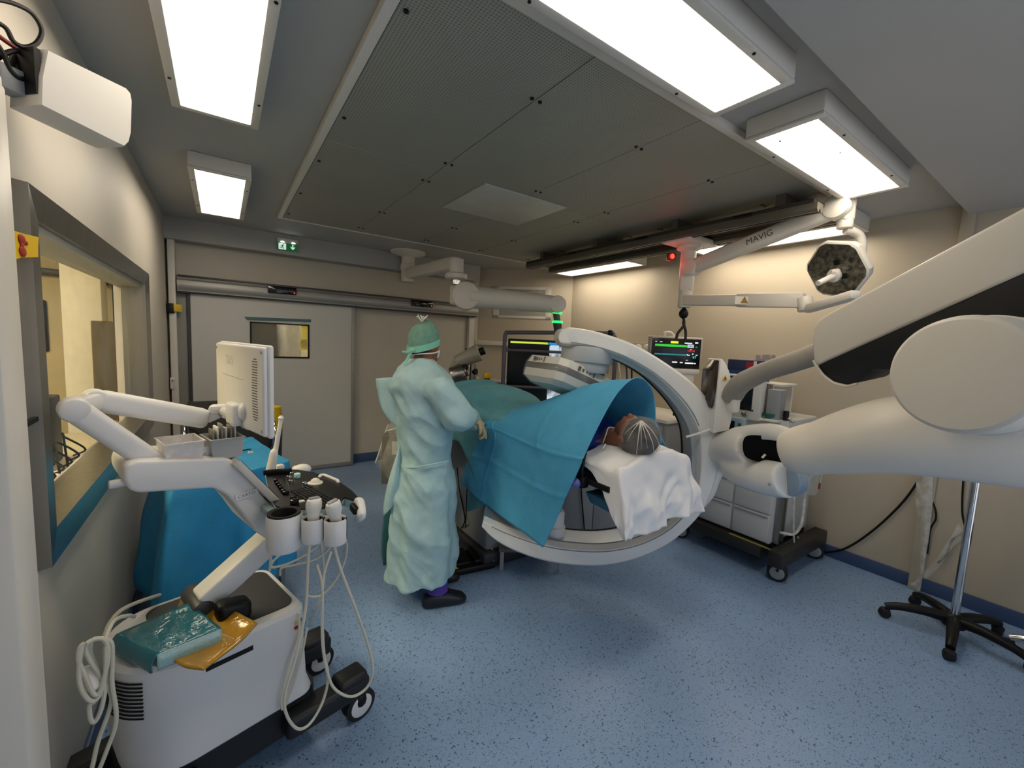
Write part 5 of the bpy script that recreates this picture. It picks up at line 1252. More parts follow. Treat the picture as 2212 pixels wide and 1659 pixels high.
def visitor_chair():
    y = 4.15; x0, x1 = atY(402, 900, y).x, atY(588, 900, y).x; zt = atY(490, 867, y).z; cx = (x0+x1)/2
    t = thing('chair', 'black chair with thin chrome arms beyond the blue draped table', 'chair', (cx, y-.2, 0))
    part('backrest', MB().loft([[Vc((cx+(x1-x0)/2*sx*q, y+sy*.035+off, z)) for sx, sy in ((-1, -1), (-.6, -1.5), (.6, -1.5), (1, -1), (1, 1), (-1, 1))] for q, z, off in ((.86, zt-.42, -.04), (.95, zt-.2, -.01), (1, zt-.05, .02), (.96, zt, .03))]), mat('black upholstery', '#0e0e10', .7), t)
    part('seat', MB().box((cx, y-.28, .46), (x1-x0-.04, .48, .08), bev=.025, seg=3), mat('seat fabric', '#101013', .75), t)
    for s in (-1, 1):
        X = cx+s*((x1-x0)/2+.0)
        part('arm', MB().tube([(X, y-.02, .42), (X, y-.03, .70), (X, y-.05, .90), (X, y-.14, .95), (X, y-.22, .90), (X, y-.26, .70), (X, y-.28, .42)], .011, n=10), CHROME, t)
        for yy in (y-.05, y-.46): part('leg', MB().tube([(X-s*.02, yy, .44), (X, yy, 0)], .012, n=10), CHROME, t)
visitor_chair()
c = atY(583, 900, 4.35)
t = thing('waste_bin', 'yellow waste bin half hidden behind the ultrasound screen', 'bin', (c.x, 4.35, 0))
part('bucket', MB().lathe((c.x, 4.35, 0), UZ, [(.08, 0), (.10, .8), (.10, .82), (0, .82)], 20), DGREY, t)
part('lid', MB().lathe((c.x, 4.35, .82), UZ, [(.105, 0), (.11, .03), (.09, .2), (.0, .22)], 20), YELLOW, t)
c = atY(545, 868, 4.18)
# ---- large display in a tube frame
def display():
    h = 4.5; t = thing('display_screen', 'very large black display on a tubular stand behind the C-shaped arm', 'screen', atH(1205, 1000, h))
    a, b = atH(1098, 731, h), atH(1311, 741, h); w_ = (b-a).dot(RH); zt = (a.z+b.z)/2; hh = .66; x0 = a.dot(RH)
    def Q(u, v, d=0): return RH*(x0+u)+NH*(h-d)+UZ*(zt-v)
    cas = part('casing', MB().obox(Q(w_/2, hh/2, -.04), RH, NH, UZ, (w_, .07, hh), bev=.01), BLACK, t)
    part('glass', MB().obox(Q(w_/2, hh/2, -.003), RH, NH, UZ, (w_-.03, .004, hh-.03)), mat('dark screen', '#040406', .25), cas)
    px = 905/h
    part('title_bar', MB().obox(Q(.225, .035, 0), RH, NH, UZ, (.40, .003, .02)), glow('screen lime', '#c9e04a', .9), cas)
    part('blue_bar', MB().obox(Q(.53, .035, 0), RH, NH, UZ, (.20, .003, .022)), glow('screen blue', '#2a86c8', .9), cas)
    m_ = bpy.data.materials.new('x-ray picture'); m_.use_nodes = True; N = m_.node_tree.nodes; L = m_.node_tree.links; b_ = N['Principled BSDF']; b_.inputs['Base Color'].default_value = (0, 0, 0, 1); b_.inputs['Roughness'].default_value = .3
    tc = N.new('ShaderNodeTexCoord'); n = N.new('ShaderNodeTexNoise'); n.inputs['Scale'].default_value = 9; n.inputs['Detail'].default_value = 6; n.inputs['Distortion'].default_value = 1.4; L.new(tc.outputs['Object'], n.inputs[0])
    r = N.new('ShaderNodeValToRGB'); r.color_ramp.elements[0].position = .35; r.color_ramp.elements[0].color = lin('#4b5560')+(1,); r.color_ramp.elements[1].position = .65; r.color_ramp.elements[1].color = lin('#dbe9f2')+(1,)
    L.new(n.outputs[0], r.inputs[0]); L.new(r.outputs[0], b_.inputs['Emission Color']); b_.inputs['Emission Strength'].default_value = .9
    part('picture', MB().obox(Q(.705, .36, 0), RH, NH, UZ, (.52, .003, .60)), m_, cas)
    part('tool_panel', MB().obox(Q(.50, .095, .003), RH, NH, UZ, (.09, .003, .09)), glow('screen pale', '#c4d3df', .9), cas)
    FRM = mat('frame violet grey', '#5a5762', .4, metal=.3)
    p0, p1 = atH(1091, 722, h-.12), atH(1324, 724, h-.12); rt = UZ*-1
    base = lambda p: Vc((p.x, p.y, .06))
    part('frame_tube', MB().tube([base(p0), p0-UZ*.35, p0-UZ*.05, p0+RH*.01+UZ*.006, p0+RH*.05+UZ*.02, p0.lerp(p1, .5)+UZ*.02, p1-RH*.05+UZ*.02, p1+UZ*.0, p1+RH*.03-UZ*.06, p1+RH*.04-UZ*.4, base(p1+RH*.04)], .021, n=12), FRM, t)
    for z in (zt-.12, zt-.5): part('crossbar', MB().tube([p0+UZ*(z-p0.z), p1+RH*.03+UZ*(z-p1.z)], .016, n=10), FRM, t)
    for p in (p0, p1+RH*.04): part('foot', MB().obox(base(p)-NH*.0, RH, NH, UZ, (.07, .7, .06), bev=.012), FRM, t)
    kn = p1-RH*.03+UZ*.02; part('joint', MB().ell(kn, (.035, .035, .035), 14, 8), BLACK, t)
display()
# ---- jointed ceiling arm with a green status ring
def ceiling_arm():
    b = Vc((1.99, 5.34, ZC)); t = thing('ceiling_boom', 'white jointed ceiling boom with a glowing green ring at its tip', 'ceiling arm', b)
    zb = atP(876, 600, Vc((1, 0, 0)), b.x).z
    part('ceiling_plate', MB().lathe(b, -UZ, [(.22, 0), (.22, .02), (.2, .035), (.12, .05), (.1, .07)], 36), WHITE2, t)
    part('column', MB().lathe(b-UZ*.05, -UZ, [(.085, 0), (.085, .1), (.095, .11), (.095, .17), (.085, .18), (.085, .33), (.0, .335)], 28), WHITE2, t)
    h = 4.55; p = atH(985, 600, h); q = Vc((p.x, p.y, 2.45)); z1 = 2.50
    a = b-UZ*.28; e = Vc((p.x, p.y, a.z+.0))
    part('first_arm', MB().bar(a, e, .12, .13, bev=.02, seg=3), WHITE2, t)
    top = atH(984, 556, h).z; zc_ = atH(986, 600, h).z; zl = atH(988, 660, h).z
    part('second_column', MB().lathe((p.x, p.y, zc_-.02), UZ, [(.0, 0), (.10, 0), (.118, .01), (.118, .055), (.10, .065), (.078, .07), (.078, top-zc_), (.0, top-zc_+.004)], 32), WHITE2, t)
    part('swivel', MB().lathe((p.x, p.y, zc_-.07), UZ, [(.05, 0), (.05, .05), (.056, .052), (.056, .056)], 24), CHROME, t)
    k = atH(1006, 640, h-.06); k2 = atH(1202, 658, h+.05); d = (k2-k).normalized(); s_ = d.cross(UZ).normalized()
    if s_.dot(NH) > 0: s_ = -s_
    part('shoulder', MB().obox(atH(983, 638, h), RH, NH, UZ, (.10, .12, .20), bev=.02, seg=3), WHITE2, t)
    part('joint_cap', MB().cyl(k+s_*.10, k-s_*.10, .142, n=40, bev=.012), WHITE2, t)
    part('main_arm', MB().tube([k+d*.05, k.lerp(k2, .5), k2], [.115, .105, .09], n=28), WHITE2, t)
    part('joint_cap', MB().cyl(k2+s_*.085, k2-s_*.085, .092, n=32, bev=.01), WHITE2, t)
    lo = atH(1204, 690, h+.05); GR = glow('status green', '#19e05a', 3)
    part('tip_column', MB().cyl(k2-UZ*.08, lo-UZ*.02, .036, n=20), DGREY, t)
    for y, r in ((676, .05), (696, .058)):
        c = atH(1204, y, h+.05); part('status_ring', MB().lathe(c-UZ*.012, UZ, [(r*.8, 0), (r, .006), (r, .02), (r*.8, .026)], 28), GR, t)
    part('tip', MB().tube([lo-UZ*.02, atH(1205, 715, h+.05), atH(1207, 745, h+.05)], [.05, .042, .05], n=18), DGREY, t)
ceiling_arm()
# ---- surgical lamp on its ceiling column
def surgical_lamp():
    hc = 3.66; base = Vc((3.28, 2.18, 2.60))
    t = thing('surgical_lamp', 'white jointed arm on a ceiling rail carrying a six-sided surgical lamp at its far end', 'surgical lamp', base)
    zb = atH(1467, 664, hc).z; p = lambda y: atH(1479-(y-560)*.10, y, hc)
    cx, cy = base.x, base.y
    part('carriage', MB().box((cx, cy, 2.615), (.42, .26, .05), bev=.01), WHITE2, t)
    zj = atH(1478, 575, hc).z; zk = atH(1470, 628, hc).z
    part('column', MB().lathe((cx, cy, zj-.08), UZ, [(.0, 0), (.062, 0), (.062, 2.60-zj+.02), (.10, 2.60-zj+.04), (.10, 2.60-zj+.08)], 28), WHITE2, t)
    part('collar', MB().box((cx, cy, (zj+zk)/2-.03), (.11, .12, (zj-zk)*.78), rz=.6, bev=.025, seg=3), WHITE2, t)
    part('lower_column', MB().lathe((cx, cy, zb), UZ, [(.0, 0), (.05, 0), (.055, .01), (.055, zk-zb+.06), (0, zk-zb+.06)], 24), WHITE2, t)
    a = atH(1494, 578, hc-.05); e = atH(1810, 449, 2.80); d = (e-a).normalized(); s_ = d.cross(UZ).normalized(); s_ = s_ if s_.dot(NH) < 0 else -s_
    arm = part('spring_arm', MB().bar(a, e, .10, .115, bev=.03, seg=4).cyl(a+s_*.062, a-s_*.062, .068, n=32, bev=.01).cyl(e+s_*.06, e-s_*.06, .074, n=32, bev=.01), WHITE2, t)
    up = s_.cross(d); up = up if up.z > 0 else -up
    q = a.lerp(e, .46)+s_*.0535-up*.02
    part('lettering', text_mb('MAVIG', q, d, up, .062, align='LEFT'), mat('grey print', '#4a4640', .5), arm, smooth=0)
    hh = 2.80; ctop = atH(1829, 452, hh); 
    part('end_block', MB().obox(atH(1828, 455, hh), RH, NH, UZ, (.075, .09, .15), bev=.02, seg=3), WHITE2, t)
    part('end_collar', MB().cyl(atH(1827, 470, hh), atH(1824, 494, hh), .045, n=24, bev=.006), WHITE2, t)
    part('bent_tube', MB().tube([atH(1826, 497, hh), atH(1842, 500, hh), atH(1857, 510, hh), atH(1862, 530, hh), atH(1860, 560, hh), atH(1857, 578, hh)], .026, n=16), WHITE2, t)
    c = atH(1806, 583, hh); nf = (RH*-.88-NH*.26-UZ*.42).normalized(); ux = nf.cross(UZ).normalized(); uy = ux.cross(nf)
    def hexa(r, off): return [c+nf*off+(ux*cos(k*pi/3+.25+dk)+uy*sin(k*pi/3+.25+dk))*r for k in range(6) for dk in (-.12, .0, .12)]
    hd = part('lamp_head', MB().loft([hexa(.12, -.075), hexa(.185, -.055), hexa(.198, -.02), hexa(.196, .0), hexa(.185, .006)]), WHITE2, t, smooth=25)
    part('lamp_glass', MB().loft([hexa(.184, .004), hexa(.182, .009)]), mat('mirror facets', '#6d6a60', .12, metal=.85, var=.7, vs=34, bump=.6, bs=70), hd, smooth=0)
    for u, v in ((.02, .05), (.05, -.045)): part('lens_square', MB().obox(c+ux*-u+uy*v+nf*.01, ux, nf, uy, (.035, .004, .035)), BLACK, hd)
    hn = c+nf*.01-uy*.03
    part('handle', MB().cyl(hn, hn+nf*.03, .042, n=24, bev=.005).cyl(hn+nf*.03, hn+nf*.16, .02, .017, n=20), WHITE, t)
    y0 = atH(1856, 576, hh-.02)
    part('yoke', MB().tube([c+nf*.05-ux*-.0, c.lerp(y0, .5)+nf*.03, y0], .018, n=14), WHITE2, t)
    part('red_cap', MB().cyl(y0, y0-NH*.05+RH*.01, .02, n=18), mat('amber red', '#b5482a', .3), t)
    for k in range(3): part('key', MB().obox(atH(1826+5*k, 543+9*k, hh-.07), RH, NH, UZ, (.02, .006, .016)), GREYP, hd)
    # lower arm toward the shield
    b0, b1 = atH(1478, 649, hc-.02), atH(1736, 649, 2.95)
    la = part('shield_arm', MB().bar(b0, b1, .07, .085, bev=.012).bar(b0.lerp(b1, .5), b1, .074, .10, bev=.008), WHITE2, t)
    q = b0.lerp(b1, .55)-NH*.045; q = atH(1608, 649, hc-.46)
    part('warning_triangle', MB().prism([q-RH*.028-UZ*.02, q+RH*.028-UZ*.02, q+UZ*.03], -NH*.002), mat('amber sign', '#8f6a1c', .5), la, smooth=0)
    part('warning_label', MB().obox(q+NH*.003, RH, NH, UZ, (.14, .003, .06)), mat('label pale', '#d9d3c6', .5), la)
    b2 = atH(1742, 668, 2.93); b3 = atH(1850, 636, 2.5)
    part('shield_joint', MB().cyl(b1+UZ*.02, b2-UZ*.01, .05, n=20, bev=.008), WHITE2, t)
    part('shield_link', MB().bar(b2, b3, .07, .055, bev=.015), WHITE2, t)
    r0 = Vc((cx, cy, zb)); 
    part('strap_hook', MB().ell(r0-UZ*.05, (.04, .04, .045), 14, 8).cyl(r0, r0-UZ*.05, .015), BLACK, t)
    part('strap', MB().tube([r0-UZ*.08, r0-UZ*.15+RH*.01, r0-UZ*.22-RH*.035, r0-UZ*.27-RH*.045], .012, n=8).tube([r0-UZ*.12, r0-UZ*.2+RH*.03, r0-UZ*.28+RH*.035], .012, n=8), mat('strap dark', '#2a2320', .7), t)
    c = atH(1450, 555, 3.58)
    rd = part('signal_lamp', MB().obox(c, RH, NH, UZ, (.07, .05, .06), bev=.01), mat('lamp box', '#6b1410', .4), t)
    part('signal_light', MB().ell(c-NH*.028, (.022, .012, .02), 14, 8), glow('signal red', '#ff2014', 10), rd)
    ld = bpy.data.lights.new('signal glow', 'POINT'); ld.energy = .35; ld.color = (1, .05, .04); ld.shadow_soft_size = .03
    lo = bpy.data.objects.new('signal_glow', ld); COL.objects.link(lo); lo.location = c+NH*.09-UZ*.03; 
surgical_lamp()
# ---- patient monitor
def patient_monitor():
    h = 4.05; a, b = atH(1410, 728, h), atH(1511, 803, h); w_ = (b-a).dot(RH); hh = a.z-b.z-.02; x0 = a.dot(RH); zt = a.z
    def Q(u, v, d=0): return RH*(x0+u*w_)+NH*(h-d)+UZ*(zt-v*hh+.0)
    t = thing('patient_monitor', 'black patient monitor showing green and cyan traces and red numbers', 'patient monitor', Q(.5, 1.05))
    cas = part('casing', MB().obox(Q(.5, .5, -.05), RH, NH, UZ, (w_+.03, .09, hh+.03), bev=.014, seg=3), mat('monitor shell', '#b3aca2', .4), t)
    part('glass', MB().obox(Q(.49, .5, -.003), RH, NH, UZ, (w_-.005, .006, hh-.01), bev=.002), mat('monitor black', '#030304', .25), cas)
    Gn, Cy, Rd, Wt, Yl = glow('trace green', '#48e84c', 1.0), glow('trace cyan', '#4fd0dc', 1.0), glow('digit red', '#ff2a22', 1.1), glow('digit white', '#f2f4f6', 1.0), glow('alarm yellow', '#e8e428', 1.0)
    def rect(name, u0, v0, u1, v1, m_): part(name, MB().obox(Q((u0+u1)/2, (v0+v1)/2, .003), RH, NH, UZ, (abs(u1-u0)*w_, .003, abs(v1-v0)*hh)), m_, cas, smooth=0)
    rect('alarm_field', .37, .10, .52, .175, Yl)
    for k, (u0, v0, u1, v1) in enumerate(((.06, .125, .09, .145), (.15, .13, .2, .15), (.65, .135, .80, .17), (.86, .11, .92, .15), (.77, .35, .80, .365), (.72, .53, .77, .555), (.71, .51, .73, .53), (.82, .48, .84, .52), (.89, .52, .93, .54), (.70, .70, .74, .715), (.43, .77, .53, .81), (.585, .775, .64, .81), (.69, .785, .86, .825), (.875, .79, .905, .825))): rect('status_field', u0, v0, u1, v1, Wt)
    tr = MB(); P = []
    for k in range(27):
        u = .06+k*.0237; P += [Q(u, .285, .005), Q(u+.004, .215, .005), Q(u+.012, .215, .005), Q(u+.016, .285, .005)]
    tr.tube(P, .0018, n=5, sub=0); part('heart_trace', tr, Gn, cas)
    P = []
    for k in range(66): P.append(Q(.06+k*.0098, .54+(.022 if k % 2 else -.022), .005))
    part('pulse_trace', MB().tube(P, .0016, n=5, sub=0), Cy, cas)
    rect('rate_field', .71, .19, .835, .30, glow('rate pale', '#b9cfe2', .9))
    def txt(name, s, u, v, sz, m_): part(name, text_mb(s, Q(u, v, .006), RH, UZ, sz*hh, depth=.001), m_, cas, smooth=0)
    txt('rate_digits', '145', .72, .285, .105, mat('ink slate', '#2b3846', .5)); txt('heart_digits', '145', .862, .285, .05, Gn); txt('pressure_digits', '120/ 62', .71, .425, .082, Rd); txt('oxygen_digits', '97', .825, .655, .13, Cy)
    part('carry_handle', MB().tube([Q(.28, -.05, -.06), Q(.28, -.17, -.06), Q(.40, -.18, -.06), Q(.48, -.05, -.06)], .012, n=8), WHITE, t)
    part('tray', MB().obox(Q(.62, 1.09, -.05), RH, NH, UZ, (w_*.75, .12, .05), bev=.008), WHITE2, t)
    p = Q(.62, 1.15, -.05)
    part('mount_pole', MB().cyl(p, (p.x, p.y, 1.06), .022, n=14), BLACK, t); part('module', MB().obox(Q(.78, 1.32, -.05), RH, NH, UZ, (.12, .1, .10), bev=.01), WHITE, t)
    return p
pm = patient_monitor()
# ---- anaesthesia cart, cabinets, wall rail
def cart():
    X0, X1, Y0, Y1 = 3.47, 4.15, 1.40, 2.06
    t = thing('anaesthesia_machine', 'white anaesthesia machine with drawers and a screen, on black-based casters by the wall', 'anaesthesia machine', (3.8, 1.7, 0))
    CW = mat('cart white', '#c3c2bf', .4, var=.015); DK = mat('cart base', '#28241f', .5)
    part('cabinet', MB().box(((X0+X1)/2, (Y0+Y1)/2, .60), (X1-X0, Y1-Y0, .74), bev=.01), CW, t)
    for (ya, yb_) in ((Y0+.01, 1.685), (1.70, Y1-.01)):
        for za, zb in ((.245, .46), (.47, .67), (.68, .93)):
            d = part('drawer', MB().box((X0-.008, (ya+yb_)/2, (za+zb)/2), (.02, yb_-ya, zb-za), bev=.005), CW, t)
            part('pull_edge', MB().box((X0-.02, (ya+yb_)/2, zb-.018), (.012, yb_-ya-.02, .012), bev=.003), GREYP, d)
    part('worktop', MB().box(((X0+X1)/2-.04, (Y0+Y1)/2-.02, 1.0), (X1-X0+.12, Y1-Y0+.06, .06), bev=.02, seg=3), CW, t)
    part('upper_body', MB().box(((X0+X1)/2+.08, (Y0+Y1)/2, 1.11), (X1-X0-.12, Y1-Y0-.02, .18), bev=.02, seg=3), CW, t)
    part('base', MB().box(((X0+X1)/2-.02, (Y0+Y1)/2, .175), (X1-X0+.12, Y1-Y0-.04, .09), bev=.015).bar((X0-.1, 1.31, .175), (4.22, 1.31, .175), .10, .12, bev=.012).bar((X0-.1, 2.12, .175), (4.22, 2.12, .175), .10, .12, bev=.012), DK, t)
    for x in (3.44, 4.12):
        for y in (1.31, 2.12):
            a, b, c_ = MB(), MB(), MB(); caster(a, b, c_, Vc((x, y, .068)), Vc((.93, .36, 0)), .068, .028, .13)
            o = part('caster', c_, BLACK, t); part('tyre', a, RUBBER, o); part('hub', b, GREYP, o)
    part('floor_mark', MB().box((X0-.052, 1.50, .222), (.02, .36, .004)), mat('ochre edge', '#a39a4e', .6), t)
    # ventilator screen
    sx = 3.52; a, b = atX(1582, 828, sx), atX(1641, 892, sx); yc = (a.y+b.y)/2
    s = part('ventilator_screen', MB().box((sx+.04, (1.92+b.y)/2, 1.345), (.08, 1.92-b.y, .36), bev=.012), CW, t)
    part('screen_glass', MB().box((sx-.003, (1.90+b.y+.06)/2, 1.375), (.006, 1.90-b.y-.07, .27), bev=.002), mat('vent screen', '#141518', .2), s)
    c = atX(1609, 893, sx-.01); part('dial', MB().cyl(c, c-Vc((.02, 0, 0)), .022, n=20, bev=.003), CHROME, s)
    for k in range(2): part('warning_mark', MB().box((sx-.004, b.y+.11-.05*k, c.z+.03), (.004, .02, .014)), YELLOW if k == 0 else DGREY, s)
    for k, (x, h_) in enumerate(((1650, 838), (1657, 832), (1664, 836))):
        q = atX(x, 880, 3.72); part('flow_column', MB().cyl((3.72, q.y, 1.18), (3.72, q.y, 1.46), .02, n=14), STEEL, t)
    part('gas_block', MB().box((3.62, 1.52, 1.30), (.10, .1, .26), bev=.01), GREYP, t)
    mo = atX(1590, 920, 3.40); s2 = part('small_screen', MB().obox(mo, Vc((0, -1, 0)), Vc((1, 0, 0)), UZ, (.15, .05, .15), bev=.02, seg=3), mat('blue grey shell', '#7e909c', .4), t)
    part('small_display', MB().obox(mo-Vc((.027, -.03, 0)), Vc((0, -1, 0)), Vc((1, 0, 0)), UZ, (.06, .004, .08)), GLOSSB, s2); part('slot', MB().obox(mo-Vc((.027, .04, .01)), Vc((0, -1, 0)), Vc((1, 0, 0)), UZ, (.022, .004, .08), bev=.001), DGREY, s2)
    p = atX(1663, 903, 3.60); bowl = thing('bowl', 'dark green bowl standing on the anaesthesia machine worktop', 'bowl', (p.x, p.y, 1.16))
    part('bowl', MB().lathe((p.x, p.y, 1.20), UZ, [(.03, 0), (.055, .01), (.06, .035), (.054, .035), (.048, .015), (0, .012)], 24), mat('bowl green', '#175a50', .4), bowl)
    part('tray', MB().box((p.x, p.y, 1.185), (.14, .16, .02), bev=.008), WHITE, bowl)
    p = atX(1697, 905, 3.62); v = thing('vaporiser', 'small black and steel valve block at the right end of the anaesthesia machine', 'valve', (p.x, p.y, 1.17))
    part('knob', MB().cyl((p.x, p.y, 1.20), (p.x, p.y, 1.27), .02, n=16), BLACK, v); part('pipe', MB().tube([(p.x, p.y+.12, 1.22), (p.x, p.y, 1.215), (p.x, p.y-.06, 1.19)], .01, n=8), STEEL, v)
    # tubes, canister and side rail at the near end
    part('side_rail', MB().box((X0+.06, Y0-.03, .60), (.03, .03, .72)).box((X0+.14, Y0-.03, .60), (.02, .02, .72)), STEEL, t)
    for k, (pts, r) in enumerate((([(X0+.05, Y0-.05, .34), (X0+.2, Y0-.09, .31), (X0+.38, Y0-.07, .36), (X0+.44, Y0-.05, .55), (X0+.42, Y0-.06, .80)], .011), ([(X0+.2, Y0-.06, .62), (X0+.22, Y0-.08, .30), (X0+.26, Y0-.10, .12), (X0+.32, Y0-.09, .10), (X0+.34, Y0-.07, .25)], .007))):
        part('hose', MB().tube(pts, r, n=8), clear('clear hose', '#e4e4e0', .55, .2), t)
    cn = Vc((X0+.34, Y0-.10, .62))
    k = thing('suction_canister', 'clear suction canister with a mint green lid beside the robot wrist', 'canister', cn)
    part('jar', MB().lathe(cn, UZ, [(.05, 0), (.062, .02), (.066, .22), (.06, .222)], 24), clear('jar plastic', '#dfe6e4', .25, .08), k)
    part('lid', MB().lathe(cn+UZ*.222, UZ, [(.068, 0), (.07, .02), (.05, .035), (0, .04)], 24), mat('mint lid', '#3fae94', .35), k)
    part('red_tip', MB().cyl(cn+Vc((.07, -.05, .04)), cn+Vc((.07, -.05, .09)), .007, n=10), REDM, k)
    part('thin_hose', MB().tube([cn+Vc((.05, -.04, .24)), cn+Vc((.075, -.055, .2)), cn+Vc((.07, -.05, .09))], .004, n=6), clear('thin hose', '#e8e8e4', .6), k)
cart()
t = thing('equipment_cabinet', 'long grey cabinet along the wall seen through the ring of the C-shaped arm', 'cabinet', (3.85, 3.2, 0))
part('body', MB().box((3.91, 3.2, .53), (.68, 1.5, .90), bev=.01), GREYBED, t)
for k in range(3):
    for za, zb in ((.12, .52), (.54, .95)): part('door', MB().box((3.562, 2.72+.48*k, (za+zb)/2), (.02, .465, zb-za), bev=.004), GREYBED, t)
part('plinth', MB().box((3.92, 3.2, .04), (.62, 1.46, .08)), BLACK, t); part('worktop', MB().box((3.905, 3.2, 1.0), (.72, 1.54, .04), bev=.008), WHITE2, t)
solo('box_stack', MB().box((3.78, 1.86, 1.60), (.12, .26, .09), bev=.003), mat('carton navy', '#27345e', .5), 'navy carton with a red patch on top of the anaesthesia machine', 'box')
bpy.data.objects['box_stack'].name = 'carton'
part('red_patch', MB().box((3.719, 1.80, 1.605), (.004, .06, .05)), mat('carton red', '#9c2136', .5), bpy.data.objects['carton']); part('white_patch', MB().box((3.719, 1.755, 1.605), (.004, .025, .07)), PAPER, bpy.data.objects['carton'])
c = atH(1272, 1090, 3.74)
t = thing('supply_cabinet', 'low grey cabinet with two doors beyond the table, seen through the curved X-ray arm', 'cabinet', (c.x, c.y, 0))
part('body', MB().obox(Vc((c.x, c.y, .43)), RH, NH, UZ, (.60, .38, .74), bev=.008), GREYBED, t); part('plinth', MB().obox(Vc((c.x, c.y, .03)), RH, NH, UZ, (.56, .34, .06)), BLACK, t)
for q in (-1, 1): part('door', MB().obox(Vc((c.x, c.y, .43))+RH*q*.149-NH*.195, RH, NH, UZ, (.29, .014, .70), bev=.004), GREYBED, t)
solo('cable', MB().tube([atH(1254, 1030, 3.52), atH(1257, 1080, 3.52), atH(1263, 1150, 3.52), atH(1266, 1185, 3.52)], .006, n=8), BLACK, 'black cable hanging in front of the low grey cabinet beyond the table', 'cable')
solo('carton', MB().box((3.80, 1.85, 1.51), (.16, .3, .09), bev=.003), mat('carton blue', '#22447c', .5), 'blue carton under the navy carton on the anaesthesia machine', 'box')
solo('shelf', MB().box((3.86, 1.78, 1.455), (.3, .5, .02), bev=.003).box((4.05, 1.78, 1.33), (.03, .4, .26)), WHITE2, 'white shelf above the anaesthesia machine holding two cartons', 'shelf')
P = [atX(x, y, XR-.012) for x, y in ((1633, 767), (1641, 766), (1642, 775), (1646, 775), (1647, 766), (1662, 766), (1663, 775), (1666, 775), (1667, 766), (1674, 767), (1675, 775), (1674, 790), (1668, 796), (1645, 796), (1637, 786), (1633, 776))]
solo('wall_rack', MB().prism(P, Vc((.012, 0, 0)), bev=.002), mat('violet grey rack', '#8b8489', .6), 'small violet grey pronged rack on the wall above the cartons', 'rack', smooth=20)
t = thing('gas_rail', 'grey gas supply rail with two white knobs on the wall left of the patient monitor', 'wall rail', atX(1370, 752, XR-.05))
a, b = atX(1318, 750, XR-.04), atX(1412, 750, XR-.04)
part('rail', MB().box((XR-.035, (a.y+b.y)/2, (a.z+b.z)/2), (.06, abs(a.y-b.y)+.1, .12), bev=.008), mat('rail grey', '#a59c8f', .45), t)
for x in (1382, 1401):
    c = atX(x, 752, XR-.07); part('knob', MB().cyl(c, c-Vc((.06, 0, 0)), .045, n=20, bev=.015), WHITE, t)
t = thing('drip_lines', 'thin hanging lines behind the C-shaped arm', 'lines', atX(1350, 790, 3.6)); del t['label']; bpy.data.objects.remove(t)
for k, (x0, y0, x1, y1, m_, lab) in enumerate(((1332, 776, 1341, 816, CABLE, 'thin cream line hanging behind the detector, leftmost of three'), (1349, 780, 1355, 816, mat('navy line', '#23244a', .5), 'thin navy line hanging behind the detector, middle of three'), (1362, 788, 1364, 814, BLACK, 'thin black line hanging behind the detector, rightmost of three'))):
    a, b = atH(x0, y0-22, 4.3), atH(x1, y1+30, 4.3); solo('line', MB().tube([a, a.lerp(b, .5)+RH*.008, b], .008, n=8), m_, lab, 'cable')
